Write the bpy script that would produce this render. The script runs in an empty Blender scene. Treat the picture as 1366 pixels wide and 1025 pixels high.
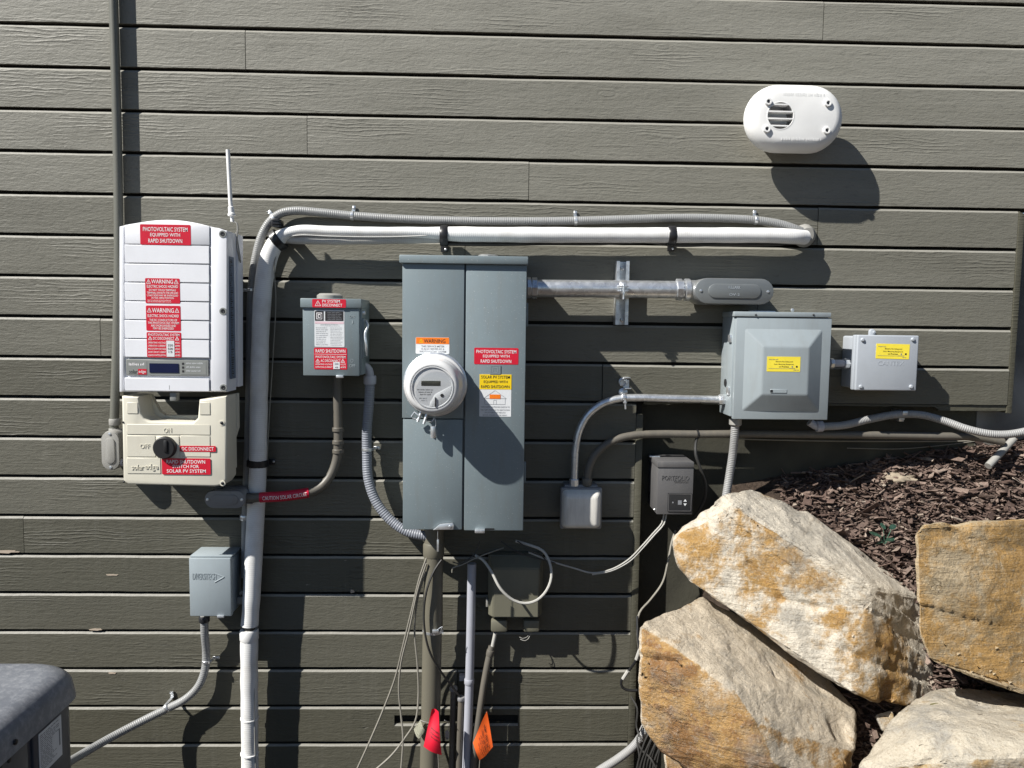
import bpy, bmesh, math, random
import numpy as np
from mathutils import Vector, Matrix, noise
random.seed(7); np.random.seed(7)
rad = math.radians
SC = bpy.context.scene
COL = SC.collection

# ------------------------------------------------------------------ camera
D, EYE = 2.4032, 1.60
PITCH, YAW, ROLL = 0.0796745, 0.02820889, 0.01283847
FPX = 1026.0                                    # focal length in photo pixels (photo 1366 x 1025)
cp, sp, cy, sy, cr, sr = (math.cos(PITCH), math.sin(PITCH), math.cos(YAW), math.sin(YAW), math.cos(ROLL), math.sin(ROLL))
FWD = Vector((sy*cp, cy*cp, -sp)); R0 = Vector((cy, -sy, 0)); U0 = R0.cross(FWD)
RIGHT = cr*R0 + sr*U0; UP = -sr*R0 + cr*U0
CAM = Vector((0, -D, EYE))
cd = bpy.data.cameras.new('camera'); cam = bpy.data.objects.new('camera', cd); COL.objects.link(cam)
cd.sensor_fit = 'HORIZONTAL'; cd.sensor_width = 36.0; cd.lens = 36.0*FPX/1366.0
cd.clip_start = 0.05; cd.clip_end = 500
cam.matrix_world = Matrix((RIGHT, UP, -FWD)).transposed().to_4x4()
cam.matrix_world.translation = CAM
SC.camera = cam

# ------------------------------------------------------------------ sky, sun, exposure
SUN = Vector((-1.66, -1.0, 1.88)).normalized()
w = bpy.data.worlds.new('World'); SC.world = w; w.use_nodes = True
nt = w.node_tree; nt.nodes.clear()
sky = nt.nodes.new('ShaderNodeTexSky'); sky.sky_type = 'NISHITA'; sky.sun_disc = False
sky.sun_elevation = math.asin(SUN.z); sky.sun_rotation = math.atan2(SUN.x, SUN.y)
sky.altitude = 2200; sky.air_density = 1.0; sky.dust_density = 0.6
bg = nt.nodes.new('ShaderNodeBackground'); bg.inputs[1].default_value = 0.05
wo = nt.nodes.new('ShaderNodeOutputWorld')
nt.links.new(sky.outputs[0], bg.inputs[0]); nt.links.new(bg.outputs[0], wo.inputs[0])
sl = bpy.data.lights.new('sun', 'SUN'); sl.energy = 5.0; sl.angle = rad(0.53); sl.color = (1, .965, .90)
so = bpy.data.objects.new('sun', sl); COL.objects.link(so)
so.rotation_mode = 'QUATERNION'; so.rotation_quaternion = SUN.to_track_quat('Z', 'Y'); so.location = (-4, -3, 5)
SC.view_settings.view_transform = 'Standard'; SC.view_settings.look = 'None'
SC.view_settings.exposure = 0.70; SC.view_settings.gamma = 1.0; SC.view_settings.use_curve_mapping = False
SC.cycles.max_bounces = 6

# ------------------------------------------------------------------ pixel -> place
def ray(px, py):
    return (px-683)/FPX*RIGHT - (py-512.5)/FPX*UP + FWD
def sstep(a, b, x): t = max(0, min(1, (x-a)/(b-a))); return t*t*(3-2*t)
def P(px, py, d=0.0):                            # point that lies d in front of the siding
    v = ray(px, py); return CAM + v*((D-d)/v.y)
def onX(px, py, X):
    v = ray(px, py); return CAM + v*(X/v.x)
def onZ(px, py, Z):
    v = ray(px, py); return CAM + v*((Z-EYE)/v.z)
def R4(x0, y0, x1, y1, d):
    a, b, c, e = P(x0, y0, d), P(x1, y0, d), P(x1, y1, d), P(x0, y1, d)
    return (a.x+e.x)/2, (b.x+c.x)/2, (c.z+e.z)/2, (a.z+b.z)/2     # xa xb za zb
def pr(r, d=0.0): return r/FPX*(D-d)             # pixel length -> metres

# ------------------------------------------------------------------ materials
class NT:
    def __init__(s, name):
        s.m = bpy.data.materials.new(name); s.m.use_nodes = True
        s.t = s.m.node_tree; s.b = s.t.nodes['Principled BSDF']
    def n(s, typ, **kw):
        x = s.t.nodes.new(typ)
        for k, v in kw.items(): setattr(x, k, v)
        return x
    def l(s, a, b): s.t.links.new(a, b)
    def coord(s, scale=(1, 1, 1), kind='Object', vary=True):
        tc = s.n('ShaderNodeTexCoord'); mp = s.n('ShaderNodeMapping'); mp.inputs['Scale'].default_value = scale
        s.l(tc.outputs[kind], mp.inputs[0])
        if vary:
            oi = s.n('ShaderNodeObjectInfo'); mu = s.n('ShaderNodeMath', operation='MULTIPLY'); mu.inputs[1].default_value = 23.0
            s.l(oi.outputs['Random'], mu.inputs[0]); s.l(mu.outputs[0], mp.inputs['Location'])
        return mp.outputs[0]
    def noise(s, vec, scale, detail=4, rough=.55, dist=0):
        x = s.n('ShaderNodeTexNoise'); x.inputs['Scale'].default_value = scale; x.inputs['Detail'].default_value = detail
        x.inputs['Roughness'].default_value = rough; x.inputs['Distortion'].default_value = dist
        s.l(vec, x.inputs['Vector']); return x.outputs[0]
    def ramp(s, fac, stops, interp='LINEAR'):
        r = s.n('ShaderNodeValToRGB'); r.color_ramp.interpolation = interp
        e = r.color_ramp.elements
        while len(e) < len(stops): e.new(.5)
        for q, (p, c) in zip(e, stops):
            q.position = p; q.color = (c, c, c, 1) if not hasattr(c, '__len__') else (*c[:3], 1)
        s.l(fac, r.inputs[0]); return r.outputs[0]
    def mix(s, fac, a, b, mode='MIX'):
        x = s.n('ShaderNodeMix', data_type='RGBA', blend_type=mode)
        for sock, v in ((x.inputs[0], fac), (x.inputs[6], a), (x.inputs[7], b)):
            if hasattr(v, 'is_output'): s.l(v, sock)
            else: sock.default_value = v if not isinstance(v, tuple) or len(v) == 4 else (*v, 1)
        return x.outputs[2]
    def math(s, op, a, b=None):
        x = s.n('ShaderNodeMath', operation=op)
        for i, v in enumerate((a, b)):
            if v is None: continue
            if hasattr(v, 'is_output'): s.l(v, x.inputs[i])
            else: x.inputs[i].default_value = v
        return x.outputs[0]
    def bump(s, h, strength=.3, dist=.001, normal=None):
        x = s.n('ShaderNodeBump'); x.inputs['Strength'].default_value = strength; x.inputs['Distance'].default_value = dist
        s.l(h, x.inputs['Height'])
        if normal is not None: s.l(normal, x.inputs['Normal'])
        return x.outputs[0]
    def set(s, color=None, rough=None, metal=None, normal=None, spec=None):
        for k, v in (('Base Color', color), ('Roughness', rough), ('Metallic', metal), ('Normal', normal), ('Specular IOR Level', spec)):
            if v is None: continue
            if hasattr(v, 'is_output'): s.l(v, s.b.inputs[k])
            else: s.b.inputs[k].default_value = v if not isinstance(v, tuple) or len(v) == 4 else (*v, 1)
        return s.m

def paint(name, c, rough=.45, dirt=.25, dirtc=(.16, .14, .11), speck=0.0, peel=.15, metal=0.0, spec=.5):
    n = NT(name); v = n.coord()
    a = n.noise(v, 9, 5); b = n.noise(v, 160, 3)
    col = n.mix(n.ramp(a, [(.35, 0.0), (.8, 1.0)]), c, tuple(x*.88 for x in c))
    st = n.noise(n.coord((14, 14, 2.2)), 3, 5, .65)
    col = n.mix(n.math('MULTIPLY', n.ramp(st, [(.5, 0.0), (.78, 1.0)]), dirt), col, dirtc)
    if speck:
        sn = n.noise(v, 340, 2, .5)
        col = n.mix(n.math('MULTIPLY', n.ramp(sn, [(.70, 0.0), (.73, 1.0)]), speck), col, (.62, .62, .6))
    return n.set(col, n.ramp(a, [(.3, rough-.07), (.75, rough+.12)]), metal, n.bump(n.noise(v, 420, 2), peel, .0006), spec)

def plain(name, c, rough=.5, metal=0.0, spec=.5, emit=None):
    n = NT(name); v = n.coord()
    col = n.mix(n.ramp(n.noise(v, 30, 4), [(.3, 0.0), (.8, 1.0)]), c, tuple(x*.86 for x in c))
    return n.set(col, rough, metal, None, spec)

def m_siding():
    n = NT('siding_paint')
    v = n.coord((1.0, 1, 1))
    g1 = n.noise(n.coord((3.0, 1, 60)), 1.5, 5, .6, .4)            # long soft grain
    saw = n.noise(n.coord((38, 1, 130)), 1.0, 3, .6, .5)           # rough-sawn dashes
    fine = n.noise(n.coord((110, 60, 260)), 1.0, 3, .6)
    wv = n.n('ShaderNodeTexWave', wave_type='BANDS', bands_direction='Z')
    wv.inputs['Scale'].default_value = 9; wv.inputs['Distortion'].default_value = 10; wv.inputs['Detail'].default_value = 3
    wv.inputs['Detail Scale'].default_value = 1.1; wv.inputs['Detail Roughness'].default_value = .55
    n.l(n.coord((.6, 1, 3.2)), wv.inputs['Vector'])
    zone = n.ramp(n.noise(n.coord((1.0, 1, 5)), 2.1, 3), [(.52, 0.0), (.66, 1.0)])
    rings = n.math('MULTIPLY', n.math('POWER', wv.outputs['Fac'], 4.0), zone)
    h = n.math('ADD', n.math('MULTIPLY', g1, .40), n.math('MULTIPLY', saw, .62))
    h = n.math('ADD', h, n.math('MULTIPLY', fine, .26))
    h = n.math('ADD', h, n.math('MULTIPLY', rings, .38))
    vo = n.n('ShaderNodeTexVoronoi', feature='F1'); vo.inputs['Scale'].default_value = 1.0
    vv = n.n('ShaderNodeVectorMath', operation='ADD'); ns = n.n('ShaderNodeTexNoise'); ns.inputs['Scale'].default_value = 6
    n.l(n.coord((2.6, 1, 6.5)), vv.inputs[0]); n.l(v, ns.inputs['Vector'])
    sc = n.n('ShaderNodeVectorMath', operation='SCALE'); sc.inputs['Scale'].default_value = .18; n.l(ns.outputs['Color'], sc.inputs[0]); n.l(sc.outputs[0], vv.inputs[1])
    n.l(vv.outputs[0], vo.inputs['Vector'])
    kn = n.ramp(vo.outputs['Distance'], [(.0, .1), (.04, .55), (.06, .1), (.085, .45), (.12, .3)])
    h = n.math('ADD', h, n.math('MULTIPLY', kn, .5))
    crack = n.ramp(n.noise(n.coord((1.3, 1, 40)), 3.2, 2, .4, .5), [(.487, 1.0), (.499, 0.0), (.511, 1.0)])
    cz = n.ramp(n.noise(v, 3.7, 2), [(.60, 0.0), (.67, 1.0)])
    ck = n.math('MULTIPLY', n.math('SUBTRACT', 1.0, crack), cz)
    h = n.math('SUBTRACT', h, n.math('MULTIPLY', ck, .7))
    big = n.noise(v, 2.4, 4)
    base = n.mix(n.ramp(big, [(.3, 0.0), (.75, 1.0)]), (.077, .0735, .0535), (.065, .062, .045))
    base = n.mix(n.math('MULTIPLY', n.ramp(saw, [(.60, 0.0), (.8, 1.0)]), .16), base, (.11, .105, .082))
    base = n.mix(n.math('MULTIPLY', n.ramp(n.noise(n.coord((9, 1, 5)), 2, 6, .7), [(.55, 0.0), (.8, 1.0)]), .25), base, (.10, .095, .074))
    base = n.mix(n.math('MULTIPLY', ck, .6), base, (.018, .017, .013))
    ac = n.n('ShaderNodeAttribute'); ac.attribute_name = 'row_pale'      # mix towards a paler colour per board, strongest in the upper rows
    drip = n.noise(n.coord((16, 1, .8), vary=False), 1.6, 5, .65)
    base = n.mix(n.math('MULTIPLY', n.ramp(drip, [(.55, 0.0), (.75, 1.0)]), .30), base, (.13, .125, .105))
    base = n.mix(n.math('MULTIPLY', n.ramp(n.noise(n.coord((24, 1, 1.4), vary=False), 1.3, 5, .7), [(.58, 0.0), (.74, 1.0)]), .35), base, (.045, .044, .034))
    aw = n.n('ShaderNodeAttribute'); aw.attribute_name = 'edge_pale'       # mix towards a paler colour on each board's top chamfer
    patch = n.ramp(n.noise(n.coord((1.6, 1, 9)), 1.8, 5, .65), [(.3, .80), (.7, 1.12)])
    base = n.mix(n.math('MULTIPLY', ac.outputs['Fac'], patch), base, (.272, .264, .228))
    base = n.mix(n.math('MULTIPLY', n.ramp(saw, [(.22, 1.0), (.42, 0.0)]), .35), base, (.05, .048, .036))
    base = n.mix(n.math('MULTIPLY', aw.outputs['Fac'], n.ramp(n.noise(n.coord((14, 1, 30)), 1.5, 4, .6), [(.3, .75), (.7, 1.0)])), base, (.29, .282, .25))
    chip = n.ramp(n.noise(n.coord((16, 16, 34)), 1.5, 3, .6), [(.76, 0.0), (.77, 1.0)])
    base = n.mix(n.math('MULTIPLY', chip, .7), base, (.24, .22, .18))
    return n.set(base, n.ramp(saw, [(.3, .52), (.75, .62)]), 0, n.bump(h, .68, .0036), .38)

def m_galv():
    n = NT('galvanized_steel'); v = n.coord()
    vo = n.n('ShaderNodeTexVoronoi'); vo.inputs['Scale'].default_value = 90; n.l(v, vo.inputs['Vector'])
    c = n.mix(n.ramp(vo.outputs['Color'], [(.2, 0.0), (.8, 1.0)]), (.62, .64, .66), (.78, .80, .82))
    c = n.mix(n.ramp(n.noise(n.coord((10, 10, 10)), 4, 5, .7), [(.55, 0.0), (.75, .55)]), c, (.30, .29, .27))
    return n.set(c, n.ramp(n.noise(v, 40, 4), [(.3, .26), (.7, .42)]), .8, n.bump(n.noise(v, 300, 2), .1, .0005))

def m_corr(name, c, rough, spacing, strength, dirt=.3, dirtc=(.2, .18, .15), depth=.001):
    n = NT(name); v = n.coord()
    uv = n.n('ShaderNodeUVMap'); uv.uv_map = 'UVMap'
    sx = n.n('ShaderNodeSeparateXYZ'); n.l(uv.outputs[0], sx.inputs[0])
    s = n.math('SINE', n.math('MULTIPLY', sx.outputs[1], 2*math.pi/spacing))
    col = n.mix(n.math('MULTIPLY', n.ramp(n.noise(v, 14, 6, .65), [(.48, 0.0), (.75, 1.0)]), dirt), c, dirtc)
    col = n.mix(n.math('MULTIPLY', n.ramp(s, [(0.0, 1.0), (.25, 0.0)]), .25), col, tuple(x*.75 for x in c))
    return n.set(col, rough, 0, n.bump(n.math('ADD', s, n.noise(v, 60, 3)), strength, depth), .45)

def m_rock(name, cream, rust, deep, amount, grey=(.20, .19, .17)):
    n = NT(name); v = n.coord(vary=True)
    at = n.n('ShaderNodeAttribute'); at.attribute_name = 'stain'
    big = n.noise(v, 5.0, 8, .62, .4); mid = n.noise(v, 17, 8, .66, .6); fine = n.noise(v, 70, 8, .7)
    vein = n.noise(n.coord((9, 9, 26)), 1.2, 8, .6, 1.2)
    f = n.math('ADD', n.math('MULTIPLY', at.outputs['Fac'], amount), n.math('MULTIPLY', n.math('SUBTRACT', big, .5), 3.0))
    f = n.math('ADD', f, n.math('MULTIPLY', n.math('SUBTRACT', mid, .5), 1.1))
    f = n.math('ADD', f, n.math('MULTIPLY', n.math('SUBTRACT', fine, .5), .9))
    c = n.mix(n.ramp(f, [(.30, 0.0), (.62, 1.0)]), cream, rust)
    c = n.mix(n.ramp(n.math('ADD', f, n.math('SUBTRACT', vein, .5)), [(.78, 0.0), (1.0, .8)]), c, deep)
    c = n.mix(n.math('MULTIPLY', n.ramp(n.noise(v, 8, 7, .7), [(.50, 0.0), (.66, 1.0)]), .62), c, grey)
    c = n.mix(n.math('MULTIPLY', n.ramp(fine, [(.56, 0.0), (.7, 1.0)]), .45), c, (.50, .46, .38))
    c = n.mix(n.math('MULTIPLY', n.ramp(n.noise(v, 120, 4, .7), [(.3, 1.0), (.42, 0.0)]), .5), c, (.16, .10, .05))
    crk = n.ramp(n.noise(n.coord((5, 5, 8)), 2.0, 4, .6, 1.0), [(.494, 0.0), (.5, 1.0), (.506, 0.0)])
    crk = n.math('MULTIPLY', crk, n.ramp(n.noise(v, 4, 2), [(.60, 0.0), (.68, 1.0)]))
    c = n.mix(n.math('MULTIPLY', crk, .55), c, (.10, .075, .05))
    scr = n.ramp(n.noise(n.coord((7, 7, 15)), 2.6, 5, .65, .8), [(.492, 0.0), (.5, 1.0), (.508, 0.0)])   # pale scuffs on the bedding
    scr = n.math('MULTIPLY', scr, n.ramp(n.noise(v, 9, 3), [(.52, 0.0), (.60, 1.0)]))
    c = n.mix(n.math('MULTIPLY', scr, .55), c, (.56, .50, .40))
    bed = n.noise(n.coord((4, 4, 34)), 1.5, 6, .65, 1.4)
    c = n.mix(n.math('MULTIPLY', n.ramp(bed, [(.50, 0.0), (.66, 1.0)]), .28), c, (.20, .15, .09))
    grit = n.noise(v, 210, 5, .75)
    c = n.mix(n.math('MULTIPLY', n.ramp(grit, [(.34, 1.0), (.47, 0.0)]), .45), c, (.13, .095, .06))
    c = n.mix(n.math('MULTIPLY', n.ramp(grit, [(.55, 0.0), (.68, 1.0)]), .35), c, (.58, .54, .46))
    h = n.math('ADD', n.math('MULTIPLY', mid, .7), n.math('MULTIPLY', fine, .7))
    h = n.math('ADD', h, n.math('MULTIPLY', bed, .55)); h = n.math('ADD', h, n.math('MULTIPLY', grit, .22))
    h = n.math('ADD', n.math('SUBTRACT', h, n.math('MULTIPLY', crk, .6)), n.math('MULTIPLY', scr, .12))
    return n.set(c, .88, 0, n.bump(h, .95, .010), .25)

def m_chip():
    n = NT('bark_mulch'); at = n.n('ShaderNodeAttribute'); at.attribute_name = 'tone'
    v = n.coord((1, 1, 1), vary=False)
    c = n.ramp(at.outputs['Fac'], [(0, (.040, .026, .021)), (.42, (.125, .084, .068)), (.78, (.26, .195, .16)), (1, (.48, .41, .33))])
    c = n.mix(n.ramp(n.noise(v, 180, 4, .7), [(.4, 0.0), (.7, .6)]), c, (.03, .02, .017))
    return n.set(c, .85, 0, n.bump(n.noise(v, 260, 4, .7), .5, .002), .3)

def m_soil():
    n = NT('dark_soil'); v = n.coord(vary=False)
    c = n.ramp(n.noise(v, 45, 8, .75), [(.3, (.022, .016, .012)), (.6, (.075, .055, .042)), (.8, (.20, .16, .12))])
    return n.set(c, .95, 0, n.bump(n.noise(v, 60, 8, .75), .8, .02), .2)

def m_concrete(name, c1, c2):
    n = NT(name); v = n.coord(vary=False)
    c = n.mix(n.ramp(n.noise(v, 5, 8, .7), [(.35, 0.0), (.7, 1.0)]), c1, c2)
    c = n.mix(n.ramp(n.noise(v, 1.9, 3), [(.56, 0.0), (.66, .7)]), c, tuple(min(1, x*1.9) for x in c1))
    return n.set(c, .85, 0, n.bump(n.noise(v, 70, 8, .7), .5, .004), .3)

def m_glass():
    n = NT('clear_dome'); n.t.nodes.remove(n.b)
    tr = n.n('ShaderNodeBsdfTransparent'); tr.inputs[0].default_value = (.93, .94, .95, 1)
    gl = n.n('ShaderNodeBsdfGlossy'); gl.inputs[1].default_value = .06
    mx = n.n('ShaderNodeMixShader'); mx.inputs[0].default_value = .07; n.l(tr.outputs[0], mx.inputs[1]); n.l(gl.outputs[0], mx.inputs[2])
    n.l(mx.outputs[0], n.t.nodes['Material Output'].inputs[0]); return n.m

def m_cap():
    n = NT('weathered_grey_cap'); v = n.coord()
    c = n.mix(n.ramp(n.noise(v, 6, 8, .7, .5), [(.30, 0.0), (.8, 1.0)]), (.135, .147, .172), (.205, .217, .242))
    c = n.mix(n.ramp(n.noise(v, 55, 6, .75), [(.46, 0.0), (.72, .4)]), c, (.46, .47, .49))
    return n.set(c, .36, 0, n.bump(n.noise(v, 130, 4), .25, .001), .5)

M = dict(
    siding=m_siding(), galv=m_galv(),
    panel=paint('grey_enamel', (.182, .224, .242), .36, .25, speck=.5, peel=.08),
    panel_lt=paint('light_grey_enamel', (.29, .33, .35), .36, .18, peel=.06),
    pvcbox=paint('grey_plastic', (.37, .40, .44), .5, .08, peel=.05),
    divbox=paint('grey_box_paint', (.30, .345, .37), .42, .10, peel=.08),
    white=paint('white_powder_coat', (.78, .79, .83), .4, .06, (.5, .48, .44), peel=.05),
    ventw=paint('white_vinyl', (.80, .80, .79), .5, .08, (.5, .45, .4), peel=.04),
    cream=paint('cream_plastic', (.66, .63, .53), .45, .10, (.4, .36, .28), peel=.06),
    meterw=paint('meter_plastic', (.66, .66, .66), .25, .10, (.4, .38, .35), peel=.03),
    facegrey=paint('meter_face_grey', (.36, .37, .38), .5, .05, peel=.03),
    silver=paint('silver_panel', (.24, .25, .24), .4, .05, peel=.03),
    bronze=paint('bronze_box_paint', (.10, .098, .10), .48, .35, (.2, .19, .18), peel=.25),
    dark=plain('dark_plastic', (.02, .021, .024), .4),
    black=plain('black_rubber', (.012, .012, .013), .5),
    lcd=plain('lcd_glass', (.008, .013, .05), .12),
    lcdg=plain('meter_lcd', (.03, .034, .028), .3),
    conduitp=paint('painted_conduit', (.135, .135, .115), .42, .3, peel=.12),
    brownpvc=paint('brown_painted_pvc', (.115, .105, .088), .5, .35, (.2, .17, .13), peel=.1),
    riser=paint('olive_painted_pipe', (.135, .125, .095), .5, .25, peel=.1),
    nid=paint('olive_plastic_box', (.14, .135, .10), .5, .3, (.2, .18, .14), peel=.1),
    pvc=paint('grey_pvc', (.36, .37, .42), .45, .15, peel=.05),
    coverm=paint('cast_cover', (.20, .215, .22), .38, .2, (.2, .19, .18), peel=.25, metal=.35),
    aluminium=paint('cast_aluminium', (.42, .43, .43), .42, .25, (.2, .19, .18), peel=.3, metal=.75),
    lbgrey=paint('cast_grey_body', (.30, .295, .275), .45, .25, peel=.3),
    lbdark=paint('dusty_cast_body', (.22, .22, .225), .42, .3, peel=.3),
    lineset=m_corr('white_insulation', (.74, .74, .735), .6, .006, .12, .5, (.42, .39, .34)),
    lineset2=m_corr('grey_insulation', (.50, .49, .47), .6, .006, .14, .4, (.28, .25, .2)),
    flex=m_corr('grey_flex_conduit', (.27, .275, .275), .42, .0058, .30, .35, (.17, .16, .14), .0012),
    flexb=m_corr('bluish_flex_conduit', (.21, .225, .26), .45, .0074, .42, .25, (.14, .14, .15), .0014),
    flexl=m_corr('pale_flex_conduit', (.30, .30, .298), .5, .0058, .45, .3, (.26, .24, .2), .0014),
    strapblk=plain('black_strap', (.016, .016, .018), .35),
    cablew=plain('pale_cable', (.42, .41, .38), .5), cableg=plain('tan_cable', (.25, .235, .20), .5),
    cabled=plain('dark_cable', (.035, .034, .032), .45),
    red=plain('red_sticker', (.60, .012, .035), .35), redd=plain('red_tape', (.55, .01, .04), .35),
    orange=plain('orange_sticker', (.85, .20, .015), .35), yellow=plain('yellow_sticker', (.86, .60, .01), .35),
    ywhite=plain('pale_yellow_sticker', (.88, .72, .06), .35),
    paper=plain('white_sticker', (.72, .74, .76), .4), pink=plain('pink_band', (.75, .55, .6), .4),
    ink=plain('black_ink', (.02, .018, .02), .5), inkw=plain('white_ink', (.90, .87, .88), .5),
    inkg=plain('grey_ink', (.22, .23, .25), .5), inkb=plain('blue_grey_print', (.14, .18, .25), .5),
    flagred=plain('red_flag_vinyl', (.62, .008, .03), .45), flagor=plain('orange_flag_vinyl', (.85, .13, .02), .45),
    wood=plain('bare_wood', (.45, .37, .29), .8),
    accap=m_cap(), acbody=paint('dark_grey_coat', (.046, .051, .066), .42, .15, peel=.1),
    soil=m_soil(), chip=m_chip(),
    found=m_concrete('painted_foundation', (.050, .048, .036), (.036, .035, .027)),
    conc=m_concrete('grey_concrete', (.17, .165, .15), (.11, .108, .10)),
    ground=m_soil(), leaf=plain('green_leaf', (.09, .20, .14), .45), dryleaf=plain('dry_leaf', (.22, .20, .07), .6),
    glass=m_glass(), tagp=plain('pale_tag', (.50, .50, .40), .5), sheath=plain('dark_sheathing', (.012, .012, .010), .9),
    smoke=paint('smoky_cover', (.72, .70, .65), .22, .5, (.4, .38, .34), peel=.1),
    dirtw=plain('pale_mortar', (.30, .25, .185), .9),
)
M['rockA'] = m_rock('cream_orange_stone', (.58, .525, .435), (.37, .22, .075), (.25, .12, .035), .44)
M['rockB'] = m_rock('ochre_cream_stone', (.53, .455, .35), (.36, .215, .082), (.20, .095, .035), .80)
M['rockC'] = m_rock('ochre_stone', (.42, .33, .21), (.36, .215, .075), (.17, .11, .045), .66, (.22, .19, .13))
M['rockD'] = m_rock('grey_cream_stone', (.47, .42, .335), (.36, .25, .12), (.17, .12, .07), .62, (.21, .21, .205))

# ------------------------------------------------------------------ mesh helpers
WL = {}
def tagp(o, label=None, cat=None, group=None, kind=None):
    for k, v in (('label', label), ('category', cat), ('group', group), ('kind', kind)):
        if v: o[k] = v
    return o
def thing(name, label, cat, loc, group=None):
    o = bpy.data.objects.new(name, None); o.empty_display_size = .05; COL.objects.link(o)
    o.location = loc; WL[o] = Vector(loc); return tagp(o, label, cat, group)
def obj(name, bm, mat, parent=None, ang=38):
    if parent is None:
        xs = [v.co for v in bm.verts]
        lo = Vector((sum(c.x for c in xs)/len(xs), sum(c.y for c in xs)/len(xs), min(c.z for c in xs)))
    else: lo = WL[parent]
    me = bpy.data.meshes.new(name)
    bmesh.ops.translate(bm, verts=bm.verts, vec=-lo)
    bm.to_mesh(me); bm.free()
    me.materials.append(M[mat] if isinstance(mat, str) else mat)
    me.polygons.foreach_set('use_smooth', [True]*len(me.polygons)); me.set_sharp_from_angle(angle=rad(ang))
    o = bpy.data.objects.new(name, me); COL.objects.link(o)
    if parent is None: o.location = lo
    else: o.parent = parent
    WL[o] = lo
    return o
def B(): return bmesh.new()
def merge(bm, tmp):
    me = bpy.data.meshes.new('tmp'); tmp.to_mesh(me); tmp.free(); bm.from_mesh(me); bpy.data.meshes.remove(me)
def box(bm, x0, x1, y0, y1, z0, z1, bev=0.0, seg=2, front=False):
    t = B(); bmesh.ops.create_cube(t, size=1)
    for v in t.verts: v.co = Vector(((x0+x1)/2+v.co.x*abs(x1-x0), (y0+y1)/2+v.co.y*abs(y1-y0), (z0+z1)/2+v.co.z*abs(z1-z0)))
    if bev:
        es = [e for e in t.edges if not front or not all(abs(v.co.y-max(y0, y1)) < 1e-6 for v in e.verts)]
        bmesh.ops.bevel(t, geom=es, offset=bev, segments=seg, affect='EDGES', profile=.5)
    merge(bm, t); return bm
def prism(bm, poly, yb, yf, bev=0.0, seg=2):                 # poly of (x, z), yb back (larger y), yf front
    t = B(); a = [t.verts.new((x, yf, z)) for x, z in poly]
    f = t.faces.new(a); r = bmesh.ops.extrude_face_region(t, geom=[f])
    for v in [g for g in r['geom'] if isinstance(g, bmesh.types.BMVert)]: v.co.y = yb
    bmesh.ops.recalc_face_normals(t, faces=t.faces)
    if bev:
        es = [e for e in t.edges if all(abs(v.co.y-yf) < 1e-6 for v in e.verts)]
        bmesh.ops.bevel(t, geom=es, offset=bev, segments=seg, affect='EDGES', profile=.5)
    merge(bm, t); return bm
def stad(cx, cz, w, h, n=10):                                # stadium outline, long side picks the axis
    out = []
    if w >= h:
        r = h/2; l = w/2-r
        for i in range(n+1): a = -math.pi/2+math.pi*i/n; out.append((cx+l+r*math.cos(a), cz+r*math.sin(a)))
        for i in range(n+1): a = math.pi/2+math.pi*i/n; out.append((cx-l+r*math.cos(a), cz+r*math.sin(a)))
    else:
        r = w/2; l = h/2-r
        for i in range(n+1): a = math.pi*i/n; out.append((cx+r*math.cos(a), cz+l+r*math.sin(a)))
        for i in range(n+1): a = math.pi+math.pi*i/n; out.append((cx+r*math.cos(a), cz-l+r*math.sin(a)))
    return out
def lathe(bm, c, axis, prof, seg=24):                        # prof: (radius, distance along axis)
    axis = Vector(axis).normalized(); q = axis.to_track_quat('Z', 'Y'); c = Vector(c)
    rings = []
    for r, h in prof:
        rings.append([bm.verts.new(c+q@Vector((r*math.cos(2*math.pi*i/seg), r*math.sin(2*math.pi*i/seg), h))) for i in range(seg)])
    for a, b in zip(rings, rings[1:]):
        for i in range(seg): bm.faces.new((a[i], a[(i+1) % seg], b[(i+1) % seg], b[i]))
    if prof[0][0] > 1e-6: bm.faces.new(rings[0][::-1])
    if prof[-1][0] > 1e-6: bm.faces.new(rings[-1])
    return bm
def smooth(pts, step=.008):
    pts = [Vector(p) for p in pts]
    if len(pts) == 2:
        n = max(1, int((pts[1]-pts[0]).length/.05)); return [pts[0].lerp(pts[1], i/n) for i in range(n+1)]
    e = [2*pts[0]-pts[1]]+pts+[2*pts[-1]-pts[-2]]; out = []
    for i in range(1, len(e)-2):
        p0, p1, p2, p3 = e[i-1:i+3]
        t0 = 0; t1 = t0+max((p1-p0).length, 1e-5)**.5; t2 = t1+max((p2-p1).length, 1e-5)**.5; t3 = t2+max((p3-p2).length, 1e-5)**.5
        n = max(2, int((p2-p1).length/step))
        for k in range(n):
            t = t1+(t2-t1)*k/n
            A1 = (t1-t)/(t1-t0)*p0+(t-t0)/(t1-t0)*p1; A2 = (t2-t)/(t2-t1)*p1+(t-t1)/(t2-t1)*p2; A3 = (t3-t)/(t3-t2)*p2+(t-t2)/(t3-t2)*p3
            B1 = (t2-t)/(t2-t0)*A1+(t-t0)/(t2-t0)*A2; B2 = (t3-t)/(t3-t1)*A2+(t-t1)/(t3-t1)*A3
            out.append((t2-t)/(t2-t1)*B1+(t-t1)/(t2-t1)*B2)
    return out+[pts[-1]]
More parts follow.
